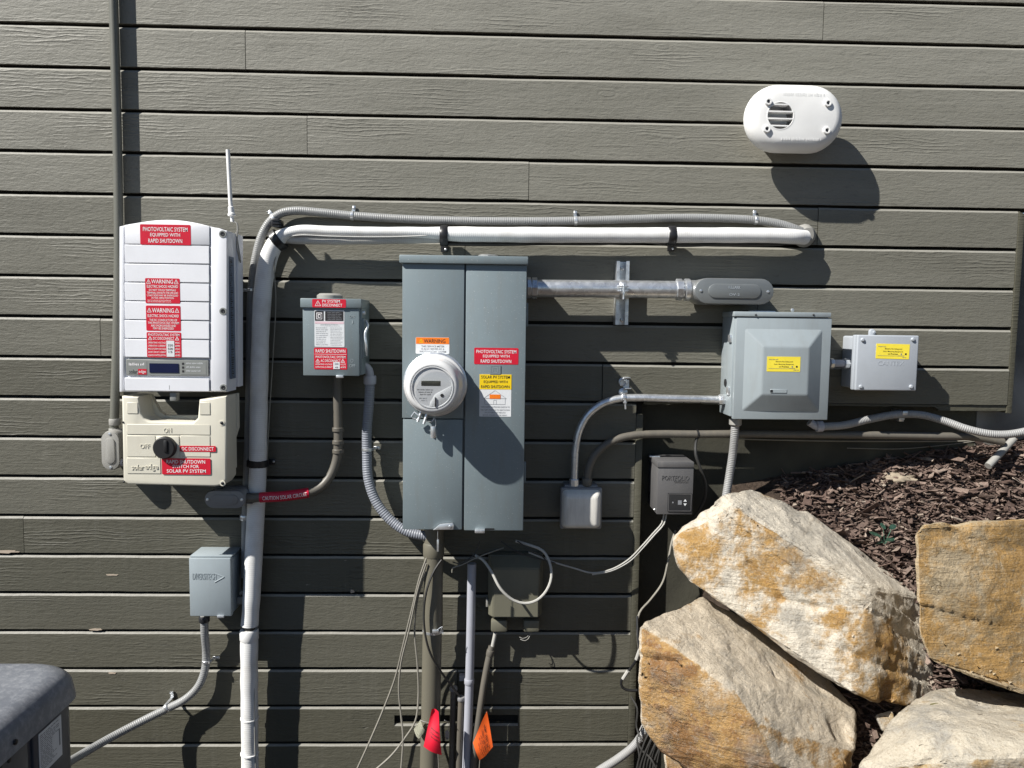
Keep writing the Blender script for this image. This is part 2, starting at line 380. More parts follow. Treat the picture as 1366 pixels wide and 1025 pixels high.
def tube(bm, pts, r, seg=12, wob=0.0):
    uvl = bm.loops.layers.uv.get('UVMap') or bm.loops.layers.uv.new('UVMap')
    n = len(pts); up = None; rings = []; L = 0; Ls = []
    for i, p in enumerate(pts):
        t = (pts[min(i+1, n-1)]-pts[max(i-1, 0)]).normalized()
        if up is None:
            up = Vector((0, -1, 0)) if abs(t.y) < .9 else Vector((0, 0, 1))
        up = (up-t*up.dot(t)).normalized(); s = t.cross(up)
        if i: L += (p-pts[i-1]).length
        Ls.append(L); rr = r(i/(n-1)) if callable(r) else r
        if wob: rr *= 1+wob*noise.noise(p*18)
        rings.append([bm.verts.new(p+rr*(math.cos(2*math.pi*k/seg)*up+math.sin(2*math.pi*k/seg)*s)) for k in range(seg)])
    for i in range(n-1):
        for k in range(seg):
            f = bm.faces.new((rings[i][k], rings[i+1][k], rings[i+1][(k+1) % seg], rings[i][(k+1) % seg]))
            for lp, (u, v) in zip(f.loops, ((k/seg, Ls[i]), (k/seg, Ls[i+1]), ((k+1)/seg, Ls[i+1]), ((k+1)/seg, Ls[i]))): lp[uvl].uv = (u, v)
    bm.faces.new(rings[0]); bm.faces.new(rings[-1][::-1])
    bmesh.ops.recalc_face_normals(bm, faces=bm.faces)
    return bm
def pp(l, step=.008): return smooth([P(*q) for q in l], step)
def band(bm, c, axis, r, w):                                 # a sleeve round a pipe
    return lathe(bm, Vector(c)-Vector(axis).normalized()*w/2, axis, [(r*.93, 0), (r, w*.12), (r, w*.88), (r*.93, w)], 18)
def screw(parent, c, r=.004, mat='galv', h=.003, axis=(0, -1, 0)):
    b = B(); lathe(b, c, axis, [(r, 0), (r*.95, h*.6), (r*.55, h), (r*.3, h), (r*.28, h*.4)], 10)
    return obj('screw', b, mat, parent)

# --------------------------------------------------------------- lettering
_tc = {}
def text_mesh(s, bold):
    k = (s, bold)
    if k not in _tc:
        cu = bpy.data.curves.new('text', 'FONT'); cu.body = s; cu.size = 1; cu.resolution_u = 2
        cu.offset = .003 if bold else .0
        o = bpy.data.objects.new('text', cu); COL.objects.link(o)
        me = bpy.data.meshes.new_from_object(o.evaluated_get(bpy.context.evaluated_depsgraph_get()))
        v = np.zeros(len(me.vertices)*3); me.vertices.foreach_get('co', v); v = v.reshape(-1, 3)
        _tc[k] = (v, [tuple(p.vertices) for p in me.polygons])
        bpy.data.objects.remove(o); bpy.data.curves.remove(cu); bpy.data.meshes.remove(me)
    return _tc[k]
def letters(bm, s, x0, x1, z0, z1, y, bold=True, th=0.0, fn=None):
    v, fs = text_mesh(s, bold)
    if len(v) == 0: return bm
    lo, hi = v.min(0), v.max(0)
    def pt(q, yy):
        p = Vector((x0+(q[0]-lo[0])/(hi[0]-lo[0]+1e-9)*(x1-x0), yy, z0+(q[1]-lo[1])/(hi[1]-lo[1]+1e-9)*(z1-z0)))
        return fn(p) if fn else p
    a = [bm.verts.new(pt(q, y)) for q in v]
    new = []
    for f in fs:
        try: new.append(bm.faces.new([a[i] for i in f]))
        except ValueError: pass
    if th:
        r = bmesh.ops.extrude_face_region(bm, geom=new)
        for g in r['geom']:
            if isinstance(g, bmesh.types.BMVert): g.co.y -= th
    return bm
def wordbar(bm, x0, x1, z0, z1, y, rng):                      # unreadable small print: word-length runs of strokes
    x = x0
    hh = z1-z0
    while x < x1:
        w = min(rng.uniform(1.2, 4.2)*hh, x1-x)
        q = x
        while q < x+w:
            sw = hh*rng.uniform(.16, .3); e = min(q+sw, x+w)
            a, b = z0+hh*rng.choice((0, 0, .1)), z1-hh*rng.choice((0, .25, .3))
            bm.faces.new([bm.verts.new(p) for p in ((q, y, a), (e, y, a), (e, y, b), (q, y, b))])
            q += sw*1.9
        x += w+hh*.55
    return bm
class Plate:
    """A flat sticker on a face whose front lies at depth d; content in fractions of its size (0,0 is top left)."""
    def __init__(s, parent, px, d, mat, name='sticker', label=None, th=.0006, rc=.003, tilt=0.0):
        s.xa, s.xb, s.za, s.zb = R4(*px, d); s.y = -d-th; s.rng = random.Random(int(px[0]*7+px[1])); s.L = {}; s.tilt = tilt
        s.c = Vector(((s.xa+s.xb)/2, s.y, (s.za+s.zb)/2))
        w, h = s.xb-s.xa, s.zb-s.za; rc = min(rc, w/3, h/3); poly = []
        for cx, cz, a0 in ((s.xb-rc, s.za+rc, -90), (s.xb-rc, s.zb-rc, 0), (s.xa+rc, s.zb-rc, 90), (s.xa+rc, s.za+rc, 180)):
            for k in range(4): a = rad(a0+30*k); poly.append((cx+rc*math.cos(a), cz+rc*math.sin(a)))
        b = prism(B(), poly, -d+.0004, s.y); s.rot(b)
        s.o = obj(name, b, mat, parent)
        if label: s.o['label'] = label
    def rot(s, b):
        if s.tilt: bmesh.ops.rotate(b, verts=b.verts, cent=s.c, matrix=Matrix.Rotation(s.tilt, 3, 'Y'))
    def bm(s, mat): return s.L.setdefault(mat, B())
    def xz(s, u, v): return s.xa+(s.xb-s.xa)*u, s.zb-(s.zb-s.za)*v
    def text(s, t, u0, v0, u1, v1, mat='inkw', bold=True, k=1):
        x0, z1 = s.xz(u0, v0); x1, z0 = s.xz(u1, v1); letters(s.bm(mat), t, x0, x1, z0, z1, s.y-.0004*k, bold); return s
    def fill(s, u0, v0, u1, v1, mat, k=1):
        x0, z1 = s.xz(u0, v0); x1, z0 = s.xz(u1, v1); b = s.bm(mat); y = s.y-.0004*k
        b.faces.new([b.verts.new(p) for p in ((x0, y, z0), (x1, y, z0), (x1, y, z1), (x0, y, z1))]); return s
    def bars(s, u0, v0, u1, v1, n, mat='inkw', fillr=.6, k=1):
        for i in range(n):
            a = v0+(v1-v0)*i/n; b_ = a+(v1-v0)/n*fillr
            ue = u1-(u1-u0)*s.rng.uniform(0, .25)
            x0, z1 = s.xz(u0, a); x1, z0 = s.xz(ue, b_); wordbar(s.bm(mat), x0, x1, z0, z1, s.y-.0004*k, s.rng)
        return s
    def line(s, pts, wd, mat='ink', k=1):
        b = s.bm(mat); y = s.y-.0004*k
        for p, q in zip(pts, pts[1:]):
            a = Vector((s.xz(*p)[0], 0, s.xz(*p)[1])); c = Vector((s.xz(*q)[0], 0, s.xz(*q)[1])); n = (c-a).normalized(); n = Vector((-n.z, 0, n.x))*wd/2
            b.faces.new([b.verts.new((v.x, y, v.z)) for v in (a-n, c-n, c+n, a+n)])
        return s
    def tri(s, u, v, w, h, mat='inkw', k=1):
        wd = .0011
        s.line([(u-w/2, v+h/2), (u+w/2, v+h/2), (u, v-h/2), (u-w/2, v+h/2)], wd, mat, k)
        s.line([(u, v-h*.18), (u, v+h*.32)], wd, mat, k); return s
    def done(s):
        for m, b in s.L.items():
            s.rot(b); obj('lettering', b, m, s.o)
        return s.o

# ================================================================= THE WALL
E, Z1 = 0.124, EYE+0.41266577*D
def gz(k): return Z1-E*k                                     # height of the groove below row k
XC = P(1350, 420).x                                          # right end of the lower siding
XT = P(843.5, 760).x; XT2 = P(852.5, 760).x
def board(bm, x0, x1, z0, z1, y=0.0, th=.02, seed=0, row_pale=0.0):
    la = bm.faces.layers.float.get('edge_pale') or bm.faces.layers.float.new('edge_pale'); lb_ = bm.faces.layers.float.get('row_pale') or bm.faces.layers.float.new('row_pale')
    n = max(2, int((x1-x0)/.03)); rings = []
    ch = .0062
    for i in range(n+1):
        x = x0+(x1-x0)*i/n
        w1 = .0007*noise.noise(Vector((x*9, seed, 1)))+.0005*noise.noise(Vector((x*31, seed, 2)))
        w2 = .0007*noise.noise(Vector((x*8, seed, 5)))+.0008*noise.noise(Vector((x*37, seed, 6)))
        w3 = .0009*noise.noise(Vector((x*4, seed, 9)))
        if noise.noise(Vector((x*6.3, seed*1.7, 3))) > .52: w2 += .0022*abs(noise.noise(Vector((x*60, seed, 4))))
        rings.append([bm.verts.new(c) for c in ((x, y+w3, z0+w2), (x, y+th, z0+w2), (x, y+th, z1), (x, y+.0046+w3, z1+w1), (x, y+w3, z1-ch+w1))])
    for a, b in zip(rings, rings[1:]):
        for k in range(5):
            f = bm.faces.new((a[k], b[k], b[(k+1) % 5], a[(k+1) % 5])); f[la] = .8 if k == 3 else 0.0; f[lb_] = row_pale
    bm.faces.new(rings[0]); bm.faces.new(rings[-1][::-1])
    bmesh.ops.recalc_face_normals(bm, faces=bm.faces); return bm
WALL = thing('house_wall', 'olive grey painted house wall of horizontal wood siding behind all the equipment', 'wall', (0, 0, 0))
joints = {1: [1097], 2: [328], 4: [410], 5: [705], 6: [1090], 9: [135], 10: [803], 14: [33], 3: [1420], 7: [620], 8: [1010], 12: [600], 16: [590], 18: [610], 0: [300], -1: [900], 11: [560]}
XL = -2.6
for k in range(-6, 23):
    zb, zt = gz(k)+.0064, gz(k-1)-.0034
    if k <= 5: xr = 2.6
    elif k <= 10: xr = XC
    else: xr = XT-.001
    zb = max(zb, .01)
    if zt < .05: break
    ym = (gz(k)+gz(k-1))/2
    xs = [XL]+sorted(P(j, 512.5-(ym-EYE)/D*FPX-57).x for j in joints.get(k, []))+[xr]
    for i, (a, b) in enumerate(zip(xs, xs[1:])):
        if a >= b: continue
        row_pale = max(0, min(.92, (.76 if k <= 2 else .62 if k <= 5 else .36 if k <= 9 else .18 if k <= 13 else .08)+random.uniform(-.06, .06)))  # upper rows paler, lower rows darker, slight random change per board
        bm = B(); off = -.004 if (k == 10 and i == 1) else random.uniform(-.0008, .0008)
        jz = random.uniform(-.0006, .0006)
        if k == 19:                                          # this board carries the slotted crawl-space vent
            sa, sb = P(526, 960).x, P(691, 960).x; z_a, z_b = P(660, 966).z, P(660, 954).z
            board(bm, a, sa, zb, zt, off, seed=k, row_pale=row_pale); board(bm, sb, b, zb, zt, off, seed=k, row_pale=row_pale)
            board(bm, sa, sb, zb, z_a, off, seed=k+.1, row_pale=row_pale); board(bm, sa, sb, z_b, zt, off, seed=k, row_pale=row_pale)
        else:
            board(bm, a+(.0009 if i else 0), b-(.0009 if b != xr else 0), zb+jz, zt+jz, off, seed=k*3.1+i, row_pale=row_pale)
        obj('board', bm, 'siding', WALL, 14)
bm = box(B(), XL, XT2, .0215, .06, 0, gz(10)-.003); box(bm, XL, XC, .0215, .055, gz(10), gz(5)-.002); box(bm, XL, 2.6, .0215, .055, gz(5), 3.4)
obj('sheathing', bm, 'sheath', WALL)
a, b = P(1350, 300), P(1350, 570)
cb = prism(B(), [(XC+.001, gz(10)-.02), (XC+.018, gz(10)-.022), (XC+.020, gz(5)-.012), (XC+.001, gz(5)-.004)], .05, -.003, .002)
o = obj('corner_board', cb, 'siding', WALL)
o['label'] = 'narrow vertical trim board closing the right end of the siding'
cb = box(B(), XT, XT2, -.002, .05, .0, P(848, 553).z, .002); obj('trim_board', cb, 'siding', WALL)
# ragged lower edge strip where the siding stops above the foundation
bm = B(); ra = random.Random(3); xa, xb, zt = XT2+.002, XC, gz(10)+.004; n = 60; top = []; bot = []
for i in range(n+1):
    x = xa+(xb-xa)*i/n; d_ = .004+.006*noise.noise(Vector((x*7, 2, 1)))+.004*noise.noise(Vector((x*40, 2, 1)))
    if x > P(1250, 545).x: d_ = .016+.004*noise.noise(Vector((x*30, 2, 1)))
    top.append(x); bot.append(zt-max(.001, d_)-.002)
prism(bm, [(x, zt) for x in top]+[(x, z) for x, z in zip(top[::-1], bot[::-1])], .019, .001); obj('siding_edge', bm, 'siding', WALL)
# pale bare patches where the paint is gone
for (px, py, w_, h_) in ((5, 736, 62, 5), (150, 767, 22, 3), (470, 789, 8, 6), (150, 898, 14, 3), (128, 840, 24, 3), (1085, 150, 3, 3)):
    x0, x1, z0, z1 = R4(px-w_/2, py-h_/2, px+w_/2, py+h_/2, 0); poly = []
    for i in range(14):
        a_ = 2*math.pi*i/14; rr = .7+.5*noise.noise(Vector((px, i*1.3, 0))); poly.append(((x0+x1)/2+(x1-x0)/2*rr*math.cos(a_), (z0+z1)/2+(z1-z0)/2*rr*math.sin(a_)))
    obj('paint_chip', prism(B(), poly, .003, -.0016), 'wood', WALL)

FW = thing('foundation_wall', 'dark painted foundation wall set back below the siding, with bare concrete at right', 'wall', (1.2, .1, 0))
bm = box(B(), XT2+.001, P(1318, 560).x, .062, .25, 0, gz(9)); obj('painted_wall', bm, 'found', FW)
bm = box(B(), P(1318, 560).x+.002, 2.6, .060, .25, 0, gz(5)-.004); obj('concrete_wall', bm, 'conc', FW)

# ================================================================= SHARED BITS
def pipe(parent, pts, r, mat, name='pipe', seg=14, step=.012, wob=0): return obj(name, tube(B(), pp(pts, step), r, seg, wob), mat, parent, 60)
def collar(parent, px, py, d, axis, r, w, mat, name='coupling'): return obj(name, band(B(), P(px, py, d), axis, r, w), mat, parent)
def nut(parent, c, axis, r, w, mat='galv', name='locknut', seg=6):
    c = Vector(c); ax = Vector(axis).normalized()
    return obj(name, lathe(B(), c-ax*w/2, ax, [(r*.92, 0), (r, w*.1), (r, w*.9), (r*.92, w)], seg), mat, parent, 25)
def strap(parent, px, py, d, r, axis, tab, mat='galv', w=.009):
    """one-hole strap: half ring over the pipe at depth d, tab flat on the wall towards tab (x, z)"""
    c = P(px, py, d); ax = Vector(axis).normalized(); b = B(); t = Vector((tab[0], 0, tab[1])).normalized()
    band(b, c, ax, r*1.14, w)
    q = t*(r+.009); e = c+q
    tb = B(); bmesh.ops.create_cube(tb, size=1)
    u = Vector((0, 1, 0)); s = t.cross(u)
    for v in tb.verts: v.co = Vector((e.x, -.0045, e.z))+t*v.co.x*.022+u*v.co.y*.003+s*v.co.z*w*1.15
    bmesh.ops.bevel(tb, geom=tb.edges[:], offset=.001, segments=1, affect='EDGES'); merge(b, tb)
    lg = B(); bmesh.ops.create_cube(lg, size=1); hd = max(.004, -c.y-.003)
    for v in lg.verts: v.co = Vector((c.x, 0, c.z))+t*(r*1.05+v.co.x*.003)+u*(-.003-hd/2+v.co.y*hd)+s*v.co.z*w
    merge(b, lg)
    o = obj('strap', b, mat, parent)
    s2 = B(); lathe(s2, Vector((e.x, -.006, e.z))+t*.003, (0, -1, 0), [(.0048, 0), (.0045, .0018), (.002, .003)], 10); obj('screw', s2, 'galv', o); return o
def cond_body(parent, px, db, df, mat, horizontal=True, cmat=None, text=None):
    cmat = cmat or mat
    xa, xb, za, zb = R4(*px, df); cx, cz = (xa+xb)/2, (za+zb)/2; w, h = xb-xa, zb-za
    o = obj('conduit_body', prism(B(), stad(cx, cz, w, h), -db, -df+.004, .003), mat, parent)
    c = obj('cover', prism(B(), stad(cx, cz, w*.985, h*.97), -df+.0045, -df, .0012), cmat, o)
    iw, ih = (w*.66, h*.55) if horizontal else (w*.55, h*.66)
    t = B(); prism(t, stad(cx, cz, iw, ih), -df+.001, -df-.0035, .002)
    obj('raised_panel', t, cmat, o)
    for s in (-1, 1):
        p = Vector((cx+s*w*.42, -df, cz)) if horizontal else Vector((cx, -df, cz+s*h*.42))
        b = B(); lathe(b, p, (0, -1, 0), [(.0045, 0), (.004, .002), (.0015, .0026)], 10); obj('screw', b, 'galv', o)
    if text:
        b = B()
        for (s_, u0, v0, u1, v1) in text: letters(b, s_, xa+w*u0, xa+w*u1, zb-h*v1, zb-h*v0, -df-.0036, True, .0006)
        obj('lettering', b, 'galv', o)
    return o

# ================================================================= LEFT CONDUIT AND ITS BODY
T = thing('wall_conduit', 'grey painted conduit running down the wall past the white inverter to an oval conduit body', 'conduit', P(155, 630, 0))
x_ = P(154, 150, .02).x
obj('pipe', tube(B(), smooth([Vector((x_, -.02, 3.3)), Vector((x_, -.02, P(150, 300, .02).z)), Vector((P(155, 500, .02).x, -.022, P(150, 500, .02).z)), P(152, 572, .03)], .05), pr(5.6), 16), 'conduitp', T)
collar(T, 153, 563, .03, (0, 0, 1), pr(7), .02, 'lbgrey'); collar(T, 152, 574, .03, (0, 0, 1), pr(6.3), .012, 'lbgrey')
cond_body(T, (135, 575, 159, 628), .01, .075, 'lbgrey', False)
nut(T, P(160, 617, .06), (1, 0, 0), .011, .022, 'pvc', 'nipple', 16)

# ================================================================= WHITE INVERTER
T = thing('inverter', 'tall white solar inverter with arched top and three red warning stickers', 'inverter', P(235, 520, 0))
df = .215
def px2(pts, d): return [(P(x, y, d).x, P(x, y, d).z) for x, y in pts]
arch = [(159.5, 523)]+[(159.5+(143.5)*t, 302.5+5.5*t-11.5*math.sin(math.pi*min(1, t*1.02))*(1 if t < .98 else .9)) for t in [i/16 for i in range(17)]]+[(303.5, 523)]
poly = px2(arch, df-.012)
obj('housing', prism(B(), [(x, z) for x, z in poly], -.13, -df+.010, .003), 'white', T)
rear = [(x+(.006 if i > 8 else -.0), z-(.004 if z < 1.6 else 0.002)) for i, (x, z) in enumerate(poly)]
obj('rear_housing', prism(B(), [(x, z+.012 if z < P(200, 500, df).z else z) for x, z in rear], -.085, -.128, .004), 'white', T)
xa, xb, za, zb = R4(185, 330, 285, 505, .02); obj('mounting_bracket', box(B(), xa, xb, 0, -.084, za, zb, .003), 'galv', T)
rows = [(300, 326), (327.4, 351.4), (352.8, 376.6), (378, 401.6), (403, 426.8), (428.2, 452), (453.4, 477), (504.6, 522)]
topz = lambda x: 0
for i, (ya, yb) in enumerate(rows):
    xa, xb, za, zb = R4(166.3, ya, 279, yb, df)
    b = B()
    if i == 0:
        arc = [(166.3+(112.7)*t, 300.5+1.7*t-7.0*math.sin(math.pi*t)) for t in [k/12 for k in range(13)]]
        pl = px2(arc, df); pl = [(x, z) for x, z in pl]+[(xb, za), (xa, za)]
        prism(b, pl, -df+.012, -df, .0012)
    else: box(b, xa, xb, -df+.012, -df, za, zb, .0012, 1)
    obj('front_panel', b, 'white', T)
b = B(); p1 = px2([(280.5, 303), (292, 304.5), (302.5, 308.5), (302.5, 522), (280.5, 522)], df-.004); prism(b, p1, -df+.012, -df+.003, .003); obj('side_bezel', b, 'white', T)
b = B(); p1 = px2([(160.5, 303.5), (165, 302), (165, 522), (160.5, 522)], df-.004); prism(b, p1, -df+.012, -df+.003, .002); obj('side_bezel', b, 'white', T)
for (x, y) in ((297, 312.5), (297.5, 415.5), (298, 517.5)):
    b = B(); lathe(b, P(x, y, df-.003), (0, -1, 0), [(.0105, 0), (.010, .0012), (.0068, .0012), (.006, .0004)], 16); sc = obj('screw_well', b, 'silver', T)
    b = B(); lathe(b, P(x, y, df-.0022), (0, -1, 0), [(.0062, 0), (.0056, .001), (.003, .001), (.002, .0002)], 12); obj('screw', b, 'dark', sc)
# display strip
xa, xb, za, zb = R4(168, 480, 278, 501.5, df-.002); b = box(B(), xa, xb, -df+.012, -df+.002, za, zb, .0015, 1); dp = obj('display_panel', b, 'silver', T)
pl = Plate(T, (199.5, 485, 238.5, 497.5), df-.0018, 'lcd', 'screen', th=.0012, rc=.001)
pl.done()
pl = Plate(T, (171, 482, 196, 500), df-.0021, 'silver', 'brand_plate', th=.0006, rc=.001)
pl.text('solar', .05, .62, .50, .93, 'ink', False).fill(.53, .57, .98, .98, 'red').text('edge', .57, .65, .94, .93, 'inkw', False, 2).bars(.05, .12, .9, .38, 1, 'inkw', .8).done()
pl = Plate(T, (241, 482, 275, 500), df-.0021, 'silver', 'legend_plate', th=.0006, rc=.001)
pl.bars(.22, .1, .95, .95, 3, 'paper', .4)
for i in range(3): pl.fill(.06, .12+.28*i, .14, .28+.28*i, 'ink')
pl.done()
PV = ['PHOTOVOLTAIC SYSTEM', 'EQUIPPED WITH', 'RAPID SHUTDOWN']
pl = Plate(T, (187, 299.8, 254.5, 327), df, 'red', label='red sticker at the top of the inverter')
pl.text(PV[0], .06, .13, .94, .34).text(PV[1], .2, .42, .79, .62).text(PV[2], .16, .70, .83, .9).done()
pl = Plate(T, (194, 371.5, 240, 405), df, 'red', label='upper red electric shock warning sticker')
pl.tri(.1, .13, .12, .17).text('WARNING', .18, .05, .81, .21).tri(.9, .13, .12, .17)
pl.text('ELECTRIC SHOCK HAZARD', .05, .27, .95, .38).text('DO NOT TOUCH TERMINALS', .11, .43, .89, .51).text('TERMINALS ON BOTH THE LINE AND', .05, .54, .95, .62)
pl.text('LOAD SIDES MAY BE ENERGIZED', .05, .65, .95, .72).text('IN THE OPEN POSITION', .18, .75, .82, .82).bars(.06, .86, .96, .98, 2, 'inkw', .55).done()
pl = Plate(T, (195, 408, 241, 441.5), df, 'red', label='middle red electric shock warning sticker')
pl.tri(.1, .18, .12, .17).text('WARNING', .18, .1, .81, .28).tri(.9, .18, .12, .17)
pl.text('ELECTRIC SHOCK HAZARD', .05, .35, .95, .46).text('THE DC CONDUCTORS OF', .1, .53, .9, .62).text('THIS PHOTOVOLTAIC SYSTEM', .05, .645, .95, .73).text('ARE UNGROUNDED AND', .14, .755, .86, .84).text('MAY BE ENERGIZED', .2, .865, .8, .95).done()
pl = Plate(T, (196, 443.5, 242, 477), df, 'red', label='red disconnect rating sticker with a white tag')
pl.text('PHOTOVOLTAIC SYSTEM', .05, .05, .95, .15).tri(.1, .24, .11, .13).text('DC DISCONNECT', .19, .19, .8, .30).tri(.88, .24, .11, .13)
for i, (a_, b_) in enumerate((('OPERATING VOLTAGE', 'VDC'), ('OPERATING CURRENT', 'AMPS'), ('MAX SYSTEM VOLTAGE', 'VDC'), ('SHORT CIRCUIT CURRENT', 'AMPS'), ('CHARGE CONTROLLER MAX', 'AMPS'))):
    v0 = .38+.125*i; pl.text(a_, .04, v0, .55, v0+.07).text(b_, .82, v0, .96, v0+.07)
pl.fill(.57, .33, .8, .97, 'paper', 2).text('350', .61, .47, .76, .56, 'ink', True, 3).text('500', .61, .61, .76, .70, 'ink', True, 3).text('15', .63, .74, .74, .82, 'ink', True, 3).done()
# rating label on the right flank
Xs = P(303.5, 420, df-.012).x+.0062
Xs = max(q[0] for q in poly)
b = B(); z0_, z1_ = P(308, 505, .17).z, P(308, 343, .17).z; box(b, Xs-.003, Xs+.0008, -.190, -.152, z0_, z1_); lb = obj('rating_label', b, 'inkb', T)
b = B(); rg = random.Random(2); z = z0_+.004
while z < z1_-.006:
    wd = rg.uniform(.008, .024); h_ = rg.choice((.0015, .002, .004)); b.faces.new([b.verts.new(p) for p in ((Xs+.0012, -.188, z), (Xs+.0012, -.188+wd, z), (Xs+.0012, -.188+wd, z+h_), (Xs+.0012, -.188, z+h_))]); z += h_+.0025
obj('lettering', b, 'ink', lb)
obj('scratch', box(B(), *(lambda a: (a.x-.0004, a.x+.0004, -df-.0004, -df+.001, a.z-.006, a.z+.006))(P(226, 517, df))), 'silver', T).rotation_euler = (0, 0, 0)
# antenna
b = tube(B(), [P(304, 200, .15), P(307.5, 272, .15)], pr(2.6, .15), 10); an = obj('antenna', b, 'ventw', T)
b = lathe(B(), P(307.5, 270, .15), P(310, 297, .15)-P(307.5, 270, .15), [(.006, 0), (.006, .012), (.0085, .014), (.0085, .03), (.011, .033), (.011, .038), (.005, .04), (.005, .055)], 12); obj('antenna_base', b, 'ventw', an)
b = tube(B(), smooth([P(311, 296, .15), P(316, 298, .15), P(316, 330, .14), P(321, 350, .12), P(315, 310, .13)]), .0022, 6); obj('antenna_bracket', b, 'lbgrey', an)

# ================================================================= CREAM SAFETY SWITCH
T = thing('safety_switch', 'cream plastic disconnect switch box with black rotary knob under the white inverter', 'switch box', P(235, 645, 0))
df = .215
notch = [(162, 528.5), (184, 530), (187.5, 551), (191, 558), (198, 562), (257, 564), (263.5, 558), (265.5, 533.5), (283, 531), (302, 528.5), (302.5, 640), (297, 648), (286, 649.5), (170, 646.5), (164, 641)]
obj('front_cover', prism(B(), px2(notch, df), -.135, -df, .006, 3), 'cream', T)
nb = [(P(x, y, df).x, P(x, y, df).z) for x, y in notch]
back = [(x+(.005 if x > P(280, 600, df).x else 0), z) for x, z in nb]
back = [(x, max(z, P(300, 575, df).z)) if 0 else (x, z) for x, z in back]
xr0 = P(302.5, 600, df).x; 
b = B(); prism(b, [(nb[0][0]+.002, nb[0][1]), (nb[1][0], nb[1][1]), (P(196, 548, df).x, P(196, 553, df).z), (P(204, 560, df).x, P(204, 559, df).z), (P(255, 560, df).x, P(255, 559, df).z), (P(263, 548, df).x, P(263, 553, df).z), (nb[7][0], nb[7][1]), (xr0+.006, nb[9][1]), (xr0+.006, P(300, 576, df).z), (xr0-.004, P(300, 590, df).z), (xr0-.004, P(300, 632, df).z), (nb[0][0]+.004, P(165, 632, df).z)], -.118, -.134); obj('rear_case', b, 'cream', T)
xa, xb, za, zb = R4(195, 585, 285, 630, .06); obj('mounting_bracket', box(B(), xa, xb, 0, -.117, za, zb, .003), 'dark', T)
b = B()
for x0, y0, x1, y1 in ((169.5, 537, 184, 552), (266.5, 537, 280.5, 553.5), (169.5, 555.5, 280.5, 580), (169.5, 581.4, 207.5, 609.5), (241, 581.4, 280.5, 609.5), (169.5, 611, 214.5, 632)):
    if (y0, y1) == (555.5, 580): xa, xb, za, zb = R4(x0, 566.5, x1, y1, df)
    else: xa, xb, za, zb = R4(x0, y0, x1, y1, df)
    obj('raised_panel', box(B(), xa, xb, -df+.002, -df-.0016, za, zb, .001, 1), 'cream', T)
b.free()
dd = df+.0016
for t_, q, bold, th in (('ON', (218.5, 571, 229, 577.5), False, .0012), ('OFF', (187, 592.5, 200, 598.5), False, .0012), ('solar', (175.5, 620, 192, 627), True, .0016), ('edge', (193.5, 619, 211, 628.5), True, .0016)):
    xa, xb, za, zb = R4(*q, dd); obj('embossed_lettering', letters(B(), t_, xa, xb, za, zb, -dd, bold, th), 'cream', T)
xa, xb, za, zb = R4(209, 582, 239.5, 610, df); kp = obj('knob_plate', box(B(), xa, xb, -df+.002, -df-.003, za, zb, .002), 'cream', T)
b = lathe(B(), P(221, 597, df+.003), (0, -1, 0), [(pr(15, df), 0), (pr(14.6, df), .012), (pr(13.2, df), .015), (pr(6, df), .015)], 32)
c_ = P(221, 597, df+.018); box(b, c_.x-.005, c_.x+.005, c_.y+.004, c_.y-.004, c_.z-.014, c_.z+.020, .002); obj('knob', b, 'black', T)
pl = Plate(T, (240, 595, 288, 602.8), df+.0018, 'red', label='thin red sticker beside the knob'); pl.text('DC DISCONNECT', .06, .2, .94, .8).done()
pl = Plate(T, (216, 611.7, 281, 633.2), df+.0016, 'red', label='large red rapid shutdown sticker')
pl.text('RAPID SHUTDOWN', .1, .1, .89, .32).text('SWITCH FOR', .22, .4, .76, .6).text('SOLAR PV SYSTEM', .1, .68, .9, .89).done()
for x, y in ((296, 564.5), (297, 645)): b = lathe(B(), P(x, y, df), (0, -1, 0), [(.0085, -.001), (.0078, .0012), (.005, .0012), (.004, .0004)], 14); s_ = obj('screw_well', b, 'cream', T); screw(s_, P(x, y, df+.0005), .0045, 'dark')
for x, y in ((164.5, 563.5), (165.5, 643)): screw(T, P(x, y, df-.001), .003, 'dark')
b = B(); box(b, P(215, 0, .2).x, P(224.5, 0, .2).x, -.18, -.205, P(220, 535, .2).z, P(220, 524, .2).z, .003); obj('clip', b, 'silver', T)
b = B(); Xs = xr0-.004; box(b, Xs-.001, Xs+.001, -.190, -.145, P(306, 610, .1).z, P(306, 574, .1).z); lb = obj('rating_label', b, 'inkb', T)

# ================================================================= RED-SLEEVED BROWN CONDUIT
T = thing('solar_conduit', 'brown conduit with a red caution sleeve crossing the white pipe under the switch box', 'conduit', P(345, 675, 0))
cond_body(T, (272.5, 655, 327, 678.5), .05, .125, 'lbdark', True)
nut(T, P(292, 652, .095), (0, 0, 1), .013, .022, 'dark', 'nipple', 14)
nut(T, P(331, 665, .095), (1, 0, 0), .0165, .03, 'dark', 'connector', 16)
r_ = pr(6.0)
pipe(T, [(330, 665, .1), (350, 663.5, .1), (380, 662, .095), (405, 659, .085), (425, 652, .07), (440, 636, .055), (449, 612, .045), (451, 590, .045), (450.5, 540, .045), (450, 495, .045)], r_, 'brownpvc')
for y in (573, 590, 602): collar(T, 451, y, .045, (0, 0, 1), r_*1.28, .013, 'brownpvc')
a, c = P(347, 664, .1), P(412, 657.5, .082)
sl_pts = smooth([P(347, 663.8, .1), P(380, 662, .095), P(412, 657.5, .081)], .01)
s_ = obj('caution_sleeve', tube(B(), sl_pts, r_*1.12, 16), 'redd', T)
cum = [0.0]
for p_, q_ in zip(sl_pts, sl_pts[1:]): cum.append(cum[-1]+(q_-p_).length)
